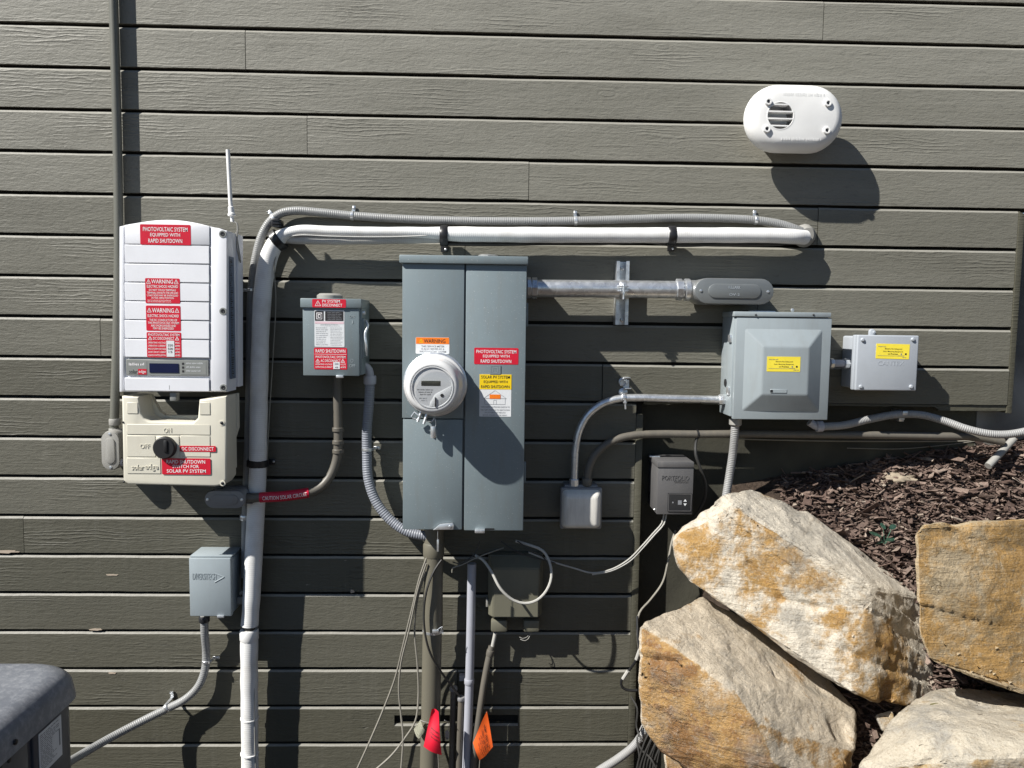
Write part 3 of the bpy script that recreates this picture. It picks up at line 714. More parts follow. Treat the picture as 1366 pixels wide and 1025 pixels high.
def onsleeve(p):                                             # print wraps the sleeve
    i = max(j for j in range(len(cum)-1) if cum[j] <= max(p.x, 0)); f_ = (p.x-cum[i])/(cum[i+1]-cum[i])
    base = sl_pts[i].lerp(sl_pts[i+1], f_); ang = p.z/(r_*1.13); rr = r_*1.13+.0008
    t_ = (sl_pts[i+1]-sl_pts[i]).normalized(); up_ = Vector((0, 0, 1)); up_ = (up_-t_*up_.dot(t_)).normalized(); fr_ = up_.cross(t_); fr_ = fr_ if fr_.y < 0 else -fr_
    return base+fr_*math.cos(ang)*rr+up_*math.sin(ang)*rr
L_ = cum[-1]; b = letters(B(), 'CAUTION SOLAR CIRCUIT', L_*.07, L_*.96, -.0058, .0058, 0, True, 0, onsleeve); obj('lettering', b, 'inkw', s_)

# ================================================================= AC DISCONNECT
T = thing('ac_disconnect', 'small grey disconnect box with side lever and red and white stickers, beside the meter panel', 'switch box', P(443, 500, 0))
df = .15
xa, xb, za, zb = R4(404, 409, 480, 501.5, df)
obj('case', box(B(), xa+.002, xb+.004, 0, -df+.012, za+.002, zb+.02, .002), 'panel', T)
obj('door', box(B(), xa, xb-.002, -df+.0125, -df, za, zb-.002, .002), 'panel', T)
x2, x3, z2, z3 = R4(401, 398.5, 482.5, 411, df)
obj('top_cap', box(B(), x2, x3, -.004, -df-.006, z2, z3, .0025), 'panel', T)
b = lathe(B(), Vector((P(440, 395, .07).x, -.07, z3-.001)), (0, 0, 1), [(.038, 0), (.038, .012), (.03, .018)], 24); obj('hub', b, 'lbgrey', T)
pl = Plate(T, (416.5, 399.3, 461.5, 410.5), df+.006, 'red', label='red sticker on the top edge'); pl.tri(.17, .5, .17, .62).text('PV SYSTEM', .3, .08, .82, .42).text('DISCONNECT', .3, .54, .89, .88).done()
pl = Plate(T, (419.5, 414, 459.5, 463), df, 'paper', label='white instruction label with black header')
pl.fill(.02, .03, .31, .29, 'ink').fill(.36, .03, .97, .29, 'ink').fill(.07, .07, .26, .25, 'inkw', 2).fill(.09, .09, .24, .23, 'ink', 3).fill(.12, .11, .21, .21, 'inkw', 4).fill(.145, .13, .19, .19, 'ink', 5)
pl.bars(.44, .05, .92, .28, 5, 'inkg', .6, 2).fill(.02, .31, .98, .37, 'pink').bars(.2, .38, .98, .45, 2, 'inkg', .5).bars(.05, .47, .46, .98, 10, 'inkg', .45).bars(.53, .47, .97, .98, 12, 'inkg', .45).done()
pl = Plate(T, (419, 464.2, 463, 493), df+.0002, 'red', label='red rapid shutdown sticker')
pl.text('RAPID SHUTDOWN', .05, .07, .95, .23).fill(.02, .29, .98, .305, 'inkw').text('PHOTOVOLTAIC SYSTEM', .05, .37, .95, .48).tri(.11, .6, .12, .15).text('AC DISCONNECT', .2, .54, .8, .66).tri(.87, .6, .12, .15)
pl.text('OPERATING VOLTAGE', .04, .73, .55, .8).text('OPERATING CURRENT', .04, .86, .55, .93).text('VOLTS', .8, .73, .96, .8).text('AMPS', .8, .86, .96, .93).fill(.58, .66, .78, .98, 'paper', 2).text('240', .62, .7, .74, .79, 'inkg', True, 3).text('48', .63, .86, .73, .94, 'inkg', True, 3).done()
b = B()
for s_, q in (('ON', (466, 421, 473, 424.5)), ('I', (469.5, 428, 471, 432)), ('O', (467.5, 479, 471.5, 484)), ('OFF', (466, 486, 474, 490.5))):
    a1, b1, c1, d1 = R4(*q, df); bb = letters(B(), s_, a1, b1, c1, d1, -df, False, .0008); obj('embossed_lettering', bb, 'panel_lt', T)
b.free()
b = B(); box(b, xb+.0, xb+.010, -.05, -.135, P(480, 478, df).z, P(480, 425, df).z, .003); lv = obj('lever_guard', b, 'panel', T)
b = tube(B(), smooth([Vector((xb+.016, -.13, P(480, 475, df).z)), Vector((xb+.018, -.145, P(480, 462, df).z)), Vector((xb+.014, -.14, P(480, 445, df).z)), Vector((xb+.02, -.13, P(480, 434, df).z)), Vector((xb+.012, -.12, P(480, 428, df).z))]), .0038, 8); obj('lever', b, 'galv', T)
b = B(); box(b, xb-.002, xb+.012, -.115, -.13, P(480, 420, df).z, P(480, 415, df).z, .002); obj('latch', b, 'galv', T)
b = B(); box(b, P(446, 0, df).x, P(456, 0, df).x, -df+.006, -df-.006, za-.006, za+.002, .001); obj('hasp', b, 'galv', T)

T = thing('flexible_conduit', 'bluish grey flexible conduit curving from the small disconnect into the meter panel', 'conduit', P(495, 700, 0))
pipe(T, [(481, 489, .06), (487, 489, .06), (492, 494, .06), (493.5, 503, .06)], pr(5.5), 'pvc', 'elbow')
collar(T, 493.5, 507, .06, (0, 0, 1), pr(8.2), .026, 'pvc', 'connector')
pipe(T, [(493.5, 509, .06), (492.5, 535, .055), (489.5, 575, .04), (489.5, 605, .04), (491.5, 640, .05), (502, 670, .06), (522, 695, .07), (545, 710, .08), (572, 716, .085)], pr(6.4), 'flexb', 'flex_tube', 16, .006)
strap(T, 490, 600, .04, pr(6.4), (0, 0, 1), (1, 0))

# ================================================================= METER PANEL
T = thing('meter_panel', 'tall dark grey electric service panel with two doors and a round meter socket', 'electric panel', P(617, 705, 0))
df = .215
xl, _, zb0, zt0 = R4(536.5, 352, 620, 707, df); xm = P(619.5, 520, df).x; xr = R4(536.5, 352, 700.5, 708, df)[1]
obj('cabinet', box(B(), xl+.003, xr-.001, 0, -df+.016, zb0+.004, zt0+.02, .003), 'panel', T)
zmid = P(580, 559, df).z
obj('meter_cover', box(B(), xl, xm-.0025, -df+.0165, -df, zmid+.0015, zt0, .002), 'panel', T)
obj('access_cover', box(B(), xl+.002, xm-.004, -df+.0165, -df+.002, zb0, zmid-.0015, .002), 'panel', T)
obj('breaker_door', box(B(), xm+.002, xr, -df+.0165, -df+.001, zb0-.002, zt0, .003), 'panel', T)
a1, b1, c1, d1 = R4(533, 341.5, 704.5, 352.5, df); obj('top_cap', box(B(), a1, b1, 0, -df-.010, c1, d1, .003), 'panel', T)
b = lathe(B(), Vector((P(651, 340, .13).x, -.13, d1-.001)), (0, 0, 1), [(.031, 0), (.031, .008), (.026, .012)], 8); obj('hub', b, 'aluminium', T)
for y0, y1 in ((404, 436), (618, 645)):
    b = B(); box(b, xr-.0015, xr+.006, -df+.03, -df+.016, P(700, y1, df).z, P(700, y0, df).z, .002); obj('hinge', b, 'panel', T)
pl = Plate(T, (554.5, 450.3, 599.5, 472.3), df, 'paper', label='orange and white warning sticker above the meter')
pl.fill(0.01, 0.01, .99, .40, 'orange').tri(.16, .21, .10, .26, 'yellow', 2).text('WARNING', .24, .1, .88, .34, 'ink', True, 2)
pl.text('THIS SERVICE METER', .17, .49, .85, .60, 'inkg').text('IS ALSO SERVED BY A', .17, .65, .85, .76, 'inkg').text('PHOTOVOLTAIC SYSTEM', .12, .81, .9, .92, 'inkg').done()
pl = Plate(T, (632.5, 464.3, 691.5, 486.3), df-.001, 'red', label='red sticker on the breaker door')
pl.text(PV[0], .05, .13, .95, .33).text(PV[1], .2, .42, .8, .61).text(PV[2], .15, .71, .84, .91).done()
pl = Plate(T, (653.5, 487.5, 668, 500), df-.001, 'panel', 'square_emblem', th=.0016, rc=.0012)
pl.line([(.08, .08), (.92, .08), (.92, .92), (.08, .92), (.08, .08)], .0011, 'panel_lt').line([(.28, .25), (.28, .78), (.72, .78), (.72, .25), (.28, .25)], .0014, 'panel_lt').done()
pl = Plate(T, (639.5, 499.6, 682, 556), df-.001, 'paper', label='yellow and white solar sticker with a house drawing', rc=.002)
pl.fill(.0, .0, 1, .355, 'yellow').text('SOLAR PV SYSTEM', .05, .03, .95, .1, 'ink', True, 2).text('EQUIPPED WITH', .13, .145, .88, .215, 'ink', True, 2).text('RAPID SHUTDOWN', .05, .255, .94, .325, 'ink', True, 2)
pl.line([(.13, .57), (.49, .38), (.85, .57), (.13, .57)], .0008, 'inkg').line([(.17, .57), (.17, .71), (.81, .71), (.81, .57)], .0008, 'inkg').fill(.32, .475, .66, .575, 'orange', 2).line([(.45, .71), (.45, .61), (.53, .61), (.53, .71)], .0007, 'inkg')
pl.text('TURN RAPID SHUTDOWN SWITCH TO', .04, .755, .96, .79, 'inkg').text('THE "OFF" POSITION TO SHUT DOWN', .04, .825, .96, .86, 'inkg').text('PV SYSTEM AND REDUCE', .18, .89, .82, .92, 'inkg').text('SHOCK HAZARD IN THE ARRAY', .11, .95, .88, .98, 'inkg').done()
# latches and seals
b = B(); prism(b, px2([(578, 706.5), (587, 699), (604, 697.5), (606, 700), (605, 706)], df), -df, -df-.008, .002); la = obj('latch', b, 'galv', T); screw(la, P(600.5, 702.5, df+.007), .005, 'galv')
b = B(); box(b, P(640, 0, df).x, P(654, 0, df).x, -df+.004, -df-.010, P(645, 710.5, df).z, P(645, 706, df).z, .0015); obj('hasp', b, 'galv', T)
b = B(); box(b, P(654, 0, df).x, P(667, 0, df).x, -df+.004, -df-.002, P(660, 707, df).z, P(660, 705, df).z); obj('slot', b, 'black', T)
b = tube(B(), [P(584, 708, df+.004), P(584, 719, df+.004)], .0009, 6); box(b, *(lambda a: (a.x-.003, a.x+.003, a.y-.002, a.y+.002, a.z-.018, a.z+.018))(P(584.2, 728, df+.004)), .001); obj('door_seal', b, 'galv', T)

# the meter (plugs into the panel)
T = thing('electric_meter', 'round white electric meter with grey display face on the left half of the panel', 'meter', P(581, 512, df))
c0 = P(581, 512.5, df)
b = lathe(B(), c0, (0, -1, 0), [(.0905, 0), (.0905, .016), (.087, .018)], 48); obj('socket_ring', b, 'galv', T)
b = lathe(B(), c0+Vector((0, -.018, 0)), (0, -1, 0), [(.0855, 0), (.0865, .006), (.0855, .016), (.0800, .019), (.0775, .052), (.0762, .054), (.0755, .078), (.0725, .092), (.0675, .0995), (.063, .1020), (.0600, .1020), (.0592, .0995), (.0572, .0995), (.0565, .1025), (.0545, .1025), (.052, .0995)], 48); obj('housing', b, 'meterw', T)
yf = c0.y-.018-.098
b = lathe(B(), Vector((c0.x, yf+.002, c0.z)), (0, -1, 0), [(.0525, 0), (.0525, .002)], 48); fc = obj('face', b, 'facegrey', T)
b = B(); ang = [rad(a_) for a_ in range(-98, 8, 8)]; pl_ = [(c0.x+.0518*math.cos(a_), c0.z+.0518*math.sin(a_)) for a_ in ang]+[(c0.x+.030, c0.z-.006), (c0.x+.008, c0.z-.018), (c0.x-.006, c0.z-.042)]
prism(b, pl_, yf+.001, yf-.003, .001); obj('sensor_cover', b, 'ventw', T)
b = lathe(B(), Vector((c0.x+.026, yf-.003, c0.z-.021)), (0, -1, 0), [(.0048, -.001), (.0045, .0015), (.003, .0015)], 14); obj('optical_port', b, 'black', T)
b = B(); box(b, c0.x+.007, c0.x+.0095, yf-.003, yf-.008, c0.z-.052, c0.z-.026, .0008); obj('reset_slot', b, 'black', T)
def mplate(u0, w0, u1, w1, mat, name, th=.0012):
    b = B(); box(b, c0.x+u0, c0.x+u1, yf+.001, yf-th, c0.z+w0, c0.z+w1, .0005, 1); return obj(name, b, mat, T)
mplate(-.030, .004, .022, .018, 'lcdg', 'display', .002)
lb = mplate(-.044, -.024, .008, -.003, 'paper', 'nameplate'); b = B(); rg = random.Random(4)
for q in range(3): wordbar(b, c0.x-.041+.004*q, c0.x+.002-.003*q, c0.z-.008-.0065*q, c0.z-.0045-.0065*q, yf-.0017, rg)
obj('lettering', b, 'ink', lb)
lb = mplate(-.040, -.041, -.010, -.0245, 'paper', 'nameplate'); b = B()
for q in range(2): wordbar(b, c0.x-.036+.006*q, c0.x-.014, c0.z-.031-.006*q, c0.z-.028-.006*q, yf-.0017, rg)
obj('lettering', b, 'inkg', lb)
b = B(); wordbar(b, c0.x-.026, c0.x+.012, c0.z+.020, c0.z+.0245, yf-.0006, rg); wordbar(b, c0.x-.012, c0.x+.006, c0.z+.036, c0.z+.040, yf-.0006, rg); obj('lettering', b, 'paper', fc)
b = lathe(B(), Vector((c0.x, yf-.0088, c0.z)), (0, -1, 0), [(.0565, 0), (.052, .002), (.035, .004), (.0001, .005)], 40); obj('glass', b, 'glass', T)
# ring lock and barrel seal under the meter
for q, (x0, y0, x1, y1) in enumerate(((550, 554, 561, 551), (550, 553, 557, 561), (559, 564, 562, 550), (566, 566, 570, 551), (568, 562, 577, 563))):
    pass
b = tube(B(), [P(549, 556, df+.02), P(553, 550, df+.022), P(560, 556, df+.024)], .0032, 8); tube(b, [P(557, 563, df+.024), P(562, 549, df+.02)], .0042, 8); tube(b, [P(565, 566, df+.024), P(570, 551, df+.02)], .0042, 8); tube(b, [P(550, 558, df+.02), P(560, 561, df+.02)], .0028, 8)
obj('lock_ring_screw', b, 'galv', T)
b = tube(B(), smooth([P(569, 562, df+.022), P(576, 563, df+.022), P(579, 558, df+.022), P(581, 562, df+.022), P(581, 570, df+.022)]), .0012, 6)
lathe(b, P(578, 569, df+.022), (0, 0, -1), [(.0075, 0), (.008, .002), (.008, .030), (.0075, .033)], 14); obj('barrel_seal', b, 'galv', T)

# ================================================================= WHITE INSULATED LINE
T = thing('insulated_pipe_bundle', 'thick white insulated pipe rising beside the inverter and turning along the wall to the right', 'pipe', P(335, 1020, 0))
rw = pr(11.3)
def wr(t): return rw
mainp = [(333, 834, .055), (336, 790, .055), (338.5, 740, .055), (341, 690, .055), (343.5, 640, .055), (345, 560, .055), (346.5, 480, .055), (348.5, 420, .055), (353, 370, .055), (361, 337, .055), (375, 316, .057), (398, 308, .06), (440, 309, .06), (500, 310, .06), (560, 310.5, .058), (610, 312.5, .055), (700, 313.5, .055), (800, 314, .055), (900, 314, .055), (980, 314, .055), (1035, 314.5, .055), (1062, 316, .05), (1074, 317, .035)]
pts = pp(mainp, .012)
xq0, xq1, xq2, xq3 = P(365, 312).x, P(400, 312).x, P(560, 312).x, P(620, 312).x
def rmain(t):
    x = pts[round(t*(len(pts)-1))].x
    if x < xq0: return rw
    k_ = sstep(xq0, xq1, x)*(1-sstep(xq2, xq3, x))
    return rw*(.87+.13*(1-sstep(xq0, xq1, x)))*(1-.30*k_)*(1 if t < .985 else .97)
obj('insulation', tube(B(), pts, rmain, 20, .05), 'lineset', T, 60)
low = [(334, 1100, .05), (333.5, 1020, .05), (333, 960, .052), (332.5, 900, .055), (332.5, 846, .055)]
o = obj('insulation', tube(B(), pp(low, .012), pr(11.2), 20, .05), 'lineset', T, 60); o['label'] = 'lower length of white insulation wrapped with tape'
b = tube(B(), [P(332.5, 848, .055), P(333.2, 832, .055)], pr(7.5), 12); obj('bare_pipe', b, 'cabled', T)
obj('tape_collar', band(B(), P(332.5, 847, .055), (0, 0, 1), pr(12.2), .035), 'lineset', T)
for y in (958, 1005): obj('cable_tie', band(B(), P(333, y, .052), (0.05, 0, 1), pr(12.0), .006), 'ventw', T)
obj('insulation', tube(B(), pp([(374, 318, .045), (390, 319.5, .05), (430, 320.5, .052), (480, 320.5, .052), (540, 319.5, .05), (592, 318, .046)], .012), pr(5.8), 12, .08), 'lineset2', T, 60)
obj('seam_line', tube(B(), pp([(379, 317, .066), (400, 314, .072), (440, 315.5, .073), (500, 316.5, .073), (560, 315, .071), (592, 312, .068)], .012), .0022, 6), 'lineset2', T)
obj('dark_line', tube(B(), pp([(592, 325.5, .03), (660, 326, .03), (720, 325, .03), (800, 325, .03), (860, 322, .035), (900, 327, .035), (960, 326, .03), (1030, 326, .03), (1070, 322, .02)], .012), pr(2.6), 10), 'cabled', T)
obj('control_wire', tube(B(), pp([(371, 332, .06), (366, 350, .07), (368, 400, .06), (364, 480, .05), (359, 560, .05), (356, 620, .055), (351, 720, .05), (347, 790, .05), (343, 850, .05), (342, 930, .05), (344, 1030, .05)], .015), .0016, 6), 'cableg', T)
obj('control_wire', tube(B(), pp([(340, 850, .065), (339, 930, .07), (341, 1030, .066)], .015), .002, 6), 'cablew', T)
def hstrap(px, py, r, ax, w=.024):
    o = obj('pipe_strap', band(B(), P(px, py, .05), ax, r, w), 'strapblk', T); return o
hstrap(592.5, 315, pr(13.5), (1, 0, 0)); hstrap(895.5, 315, pr(13), (1, 0, 0)); hstrap(370.5, 321, pr(14.6), (.8, 0, .6)); hstrap(344, 618, pr(14.2), (.02, 0, 1), .022)
for (x, y) in ((592.5, 331), (895.5, 330)):
    b = B(); a_ = P(x, y, .01); box(b, a_.x-.011, a_.x+.011, -.002, -.006, a_.z-.012, a_.z+.012, .001); t_ = obj('strap_tab', b, 'strapblk', T); screw(t_, P(x+2, y+2, .008), .004)
b = B(); a_ = P(362, 616, .004); box(b, a_.x-.03, a_.x+.012, -.002, -.007, a_.z-.009, a_.z+.009, .001); t_ = obj('strap_tab', b, 'strapblk', T); screw(t_, P(365, 616, .007), .004)
b = B(); box(b, *(lambda a: (a.x-.012, a.x+.012, -.012, -.07, a.z-.012, a.z+.012))(P(369, 298, .05)), .004)
for q in range(3): a_ = P(369, 294+q*4, .07); box(b, a_.x-.013, a_.x+.013, a_.y-.002, a_.y, a_.z-.002, a_.z+.002)
obj('buckle', b, 'strapblk', T)
b = lathe(B(), P(1072, 315, .0), (0, -1, 0), [(pr(15), 0), (pr(15), .006), (pr(13), .02), (pr(9), .03)], 20)
for v in b.verts: v.co += .003*noise.noise_vector(v.co*40)
obj('sealant_collar', b, 'lbgrey', T)

T = thing('flexible_conduit', 'thin grey flexible conduit strapped above the white pipe along the wall', 'conduit', P(335, 690, 0))
pipe(T, [(327, 770, .02), (328, 690, .022), (331, 600, .022), (333, 520, .022), (334, 440, .022), (336, 385, .022), (341, 345, .024), (350, 313, .026), (361, 295, .026), (376, 284.5, .024), (395, 281.5, .022), (425, 283.5, .02), (470, 288, .018), (540, 292.5, .018), (620, 295, .018), (700, 295.5, .018), (760, 295, .018), (830, 293, .018), (900, 291, .018), (960, 291.5, .018), (1008, 294, .02), (1040, 299, .024), (1062, 306, .024), (1076, 312, .015)], pr(5.4), 'flex', 'flex_tube', 14, .006)
strap(T, 470, 288, .018, pr(5.4), (1, 0, -.08), (0.1, 1)); strap(T, 768, 295, .018, pr(5.4), (1, 0, 0), (0, 1)); strap(T, 1008, 294, .02, pr(5.4), (1, 0, -.1), (0.05, 1)); strap(T, 365.5, 291.5, .026, pr(5.4), (.8, 0, .7), (-.7, .8)); strap(T, 335.5, 387, .022, pr(5.4), (0.05, 0, 1), (-1, 0))
obj('coupling', band(B(), P(327, 690, .02), (0, 0, 1), pr(7), .016), 'galv', T)

# ================================================================= LEFT LOWER DISCONNECT AND ITS WHIP
T = thing('air_conditioner_disconnect', 'small light grey disconnect box with arrow emblem, left of the white pipe', 'switch box', P(283, 820, 0))
df = .10
xa, xb, za, zb = R4(252.5, 745, 307.5, 822.5, df)
obj('case', box(B(), xa+.004, xb, -.0, -df+.02, za+.003, zb-.004, .003), 'divbox', T)
obj('cover', box(B(), xa, xb+.001, -df+.0205, -df, za, zb, .003), 'divbox', T)
obj('top_lid', box(B(), xa+.001, xb+.003, -.001, -df+.006, zb+.0005, zb+.006, .002), 'divbox', T)
b = B(); a1, b1, c1, d1 = R4(257, 765, 288.5, 773.5, df); letters(b, 'DIVERSITECH', a1, b1, c1, d1, -df, False, .0008)
for p_, q_ in (((286, 765), (299, 770)), ((299, 770), (286.5, 777))):
    tube(b, [P(*p_, df), P(*q_, df)], .0016, 6)
obj('embossed_lettering', b, 'divbox', T)
b = B(); box(b, P(275, 0, df).x, P(285, 0, df).x, -df+.01, -df-.005, za-.004, za+.004, .0015); obj('hasp', b, 'galv', T)
b = B(); box(b, xb, xb+.018, -.03, -.045, P(312, 806, .04).z, P(312, 796, .04).z, .002); box(b, xb+.010, xb+.022, -.02, -.05, P(312, 792, .04).z, P(312, 788, .04).z, .001); obj('latch', b, 'lbgrey', T)
T = thing('air_conditioner_whip', 'grey flexible conduit sweeping from the small arrow box down to the air conditioner', 'conduit', P(240, 1000, 0))
collar(T, 272.5, 826, .05, (0, 0, 1), pr(7), .018, 'dark', 'connector')
pipe(T, [(272.5, 822, .05), (273, 845, .045), (275, 870, .03), (273.5, 893, .03), (265, 915, .035), (247, 933, .04), (222, 946, .045), (190, 962, .07), (150, 983, .12), (110, 1006, .2), (70, 1030, .32)], pr(5.2), 'flex', 'flex_tube', 14, .006)
strap(T, 275.5, 882.5, .03, pr(5.2), (.05, 0, 1), (1, .02)); strap(T, 223.5, 944, .045, pr(5.2), (1, 0, .5), (-.1, 1))

# ================================================================= AIR CONDITIONER
pc = P(101, 926, .50); XR, YB, ZL = pc.x+.036, pc.y, pc.z+.022
T = thing('air_conditioner', 'dark grey outdoor air conditioner with rounded top at the bottom left', 'air conditioner', (XR-.37, YB-.37, 0))
def rrect(x0, x1, y0, y1, r, n=8):
    o = []
    for cx, cy_, a0 in ((x1-r, y0+r, -90), (x1-r, y1-r, 0), (x0+r, y1-r, 90), (x0+r, y0+r, 180)):
        for k in range(n+1): a_ = rad(a0+90*k/n); o.append((cx+r*math.cos(a_), cy_+r*math.sin(a_)))
    return o
b = B(); prev = None; x0, x1, y0, y1 = XR-.74, XR, YB-.74, YB; hcap = .078
lev = [(.0, .008), (.0, 0.0), (hcap-.048, .004)]+[(hcap-.048+.048*math.sin(rad(a_)), .004+.055*(1-math.cos(rad(a_)))) for a_ in (15, 30, 45, 60, 75, 90)]
for z, ins in lev:
    ring = [b.verts.new((x, y, ZL+z)) for x, y in rrect(x0+ins, x1-ins, y0+ins, y1-ins, .085)]
    if prev:
        for i in range(len(ring)): b.faces.new((prev[i], prev[(i+1) % len(ring)], ring[(i+1) % len(ring)], ring[i]))
    prev = ring
cx, cy_ = (x0+x1)/2, (y0+y1)/2; N = 48
hole = [b.verts.new((cx+.285*math.cos(2*math.pi*i/N), cy_+.285*math.sin(2*math.pi*i/N), ZL+hcap+.012)) for i in range(N)]
hole2 = [b.verts.new((cx+.278*math.cos(2*math.pi*i/N), cy_+.278*math.sin(2*math.pi*i/N), ZL+hcap-.03)) for i in range(N)]
e1 = [b.edges.get((prev[i], prev[(i+1) % len(prev)])) for i in range(len(prev))]; e2 = [b.edges.new((hole[i], hole[(i+1) % N])) for i in range(N)]
bmesh.ops.triangle_fill(b, edges=e1+e2, use_beauty=True)
for i in range(N): b.faces.new((hole[i], hole[(i+1) % N], hole2[(i+1) % N], hole2[i]))
bmesh.ops.recalc_face_normals(b, faces=b.faces); obj('top_cap', b, 'accap', T, 50)
b = lathe(B(), (cx, cy_, ZL-.03), (0, 0, 1), [(.275, 0), (.27, .001)], 40); obj('fan_shroud', b, 'black', T)
b = B()
for q in range(2, 10):
    rr = .03*q; tube(b, [Vector((cx+rr*math.cos(2*math.pi*i/40), cy_+rr*math.sin(2*math.pi*i/40), ZL+hcap+.004)) for i in range(41)], .0025, 6)
for q in range(8): a_ = math.pi*q/4; tube(b, [Vector((cx+.05*math.cos(a_), cy_+.05*math.sin(a_), ZL+hcap+.002)), Vector((cx+.283*math.cos(a_), cy_+.283*math.sin(a_), ZL+hcap+.002))], .003, 6)
obj('fan_grille', b, 'dark', T)
b = lathe(B(), (cx, cy_, ZL+hcap-.03), (0, 0, 1), [(.09, 0), (.09, .03), (.07, .04)], 24); obj('fan_motor', b, 'dark', T)
b = B()
def rprism(bm, pl, z0, z1):
    lo = [bm.verts.new((x, y, z0)) for x, y in pl]; hi = [bm.verts.new((x, y, z1)) for x, y in pl]; n_ = len(pl)
    for i in range(n_): bm.faces.new((lo[i], lo[(i+1) % n_], hi[(i+1) % n_], hi[i]))
    bm.faces.new(lo[::-1]); bm.faces.new(hi); return bm
rprism(b, rrect(x0+.016, x1-.016, y0+.016, y1-.016, .07), .06, ZL+.001); obj('cabinet', b, 'acbody', T)
Xf = x1-.016
s1 = onX(35, 1000, Xf).y; s2 = onX(40, 1000, Xf).y
b = box(B(), Xf-.004, Xf+.006, s2+.003, YB-.09, .08, ZL-.003, .003); obj('service_panel', b, 'acbody', T)
b = box(B(), Xf-.004, Xf+.006, y0+.09, s1-.003, .08, ZL-.003, .003); lp = obj('louvre_panel', b, 'acbody', T)
for q in range(14): obj('louvre', box(B(), Xf+.0055, Xf+.013, y0+.1, s1-.06, .11+q*.032, .122+q*.032, .003), 'acbody', lp)
for x, y in ((12, 1014), (0, 1024)):
    p = onX(x, y, Xf+.006); b = lathe(B(), p, (1, 0, 0), [(.006, -.001), (.0055, .002), (.003, .003)], 10); obj('screw', b, 'black', T)
p = onX(21, 990, XR); b = lathe(B(), p, (1, 0, 0), [(.006, -.002), (.0055, .002), (.003, .003)], 10); obj('screw', b, 'black', T)
qa, qb, qc = onX(51.5, 979, Xf+.007), onX(80, 955.5, Xf+.007), onX(84.5, 1003, Xf+.007)
ya, yb2 = qa.y, (qb.y+qc.y)/2; zt_ = (qa.z+qb.z)/2; zl_ = qc.z-.004
b = box(B(), Xf+.005, Xf+.0072, ya, yb2, zl_, zt_); rl = obj('rating_label', b, 'paper', T)
b = B(); rg = random.Random(9); z = zt_-.008; X_ = Xf+.0076
while z > zl_+.006:
    y = ya+.004
    lim = ya+(yb2-ya)*rg.choice((.55, .6, .75, .9))
    while y < lim:
        wd = rg.uniform(.004, .014); b.faces.new([b.verts.new(v) for v in ((X_, y, z), (X_, min(y+wd, lim), z), (X_, min(y+wd, lim), z+.0018), (X_, y, z+.0018))]); y += wd+.0025
    z -= .0045
box(b, X_-.0002, X_, yb2-.012, yb2-.007, zt_-.07, zt_-.03)
obj('lettering', b, 'inkg', rl)
b = box(B(), x0-.06, x1+.02, y0-.06, y1+.05, -.02, .06, .01); obj('pad', b, 'conc', T)

# ================================================================= GALVANIZED FEED TO THE RIGHT
T = thing('strut_channel', 'short vertical galvanized strut channel screwed to the wall behind the big conduit', 'bracket', P(830, 430, 0))
xa, xb, za, zb = R4(821.5, 348.5, 838.5, 433.5, .035)
b = B(); box(b, xa, xb, -.001, -.004, za, zb); box(b, xa, xa+.0035, -.004, -.040, za, zb); box(b, xb-.0035, xb, -.004, -.040, za, zb); box(b, xa+.0035, xa+.010, -.0365, -.040, za, zb); box(b, xb-.010, xb-.0035, -.0365, -.040, za, zb)
obj('channel', b, 'galv', T)
for y in (358, 427): screw(T, P(830, y, .004), .008, 'galv', .005)
T = thing('galvanized_conduit', 'thick horizontal galvanized steel conduit from the meter panel to an oval conduit body', 'conduit', P(860, 400, .0))
dc = .072; r_ = pr(11.6, dc)
obj('pipe', tube(B(), smooth([P(705, 385, dc), P(800, 385.6, dc), P(912, 386.8, dc)], .05), r_, 28), 'galv', T)
nut(T, P(705.5, 384, dc), (1, 0, 0), r_*1.2, .012, 'galv', 'locknut', 8); nut(T, P(713, 384.5, dc), (1, 0, 0), r_*1.22, .017, 'galv', 'coupling', 8); nut(T, P(905.5, 386.5, dc), (1, 0, 0), r_*1.24, .02, 'galv', 'locknut', 8); nut(T, P(916, 386.8, dc), (1, 0, 0), r_*1.28, .016, 'galv', 'coupling', 16)
nut(T, P(925, 387, dc), (1, 0, 0), r_*1.12, .04, 'aluminium', 'body_neck', 24)
cond_body(T, (926.5, 371.5, 1033, 406), .02, .125, 'aluminium', True, 'coverm', text=[('KILLARK', .42, .30, .57, .41), ('OV-2', .43, .58, .56, .68)])
b = B(); band(b, P(830, 385.8, dc), (1, 0, 0), r_*1.07, .022); a_ = P(831, 386, dc+.034)
box(b, a_.x-.016, a_.x+.016, a_.y-.004, a_.y+.004, a_.z+.006, a_.z+.011, .001); box(b, a_.x-.016, a_.x+.016, a_.y-.004, a_.y+.004, a_.z-.008, a_.z-.003, .001)
cl = obj('pipe_clamp', b, 'galv', T); b = tube(B(), [a_+Vector((.002, -.002, .016)), a_+Vector((.002, -.002, -.03))], .003, 8); lathe(b, a_+Vector((.002, -.002, -.008)), (0, 0, -1), [(.006, 0), (.006, .005)], 6); obj('bolt', b, 'galv', cl)

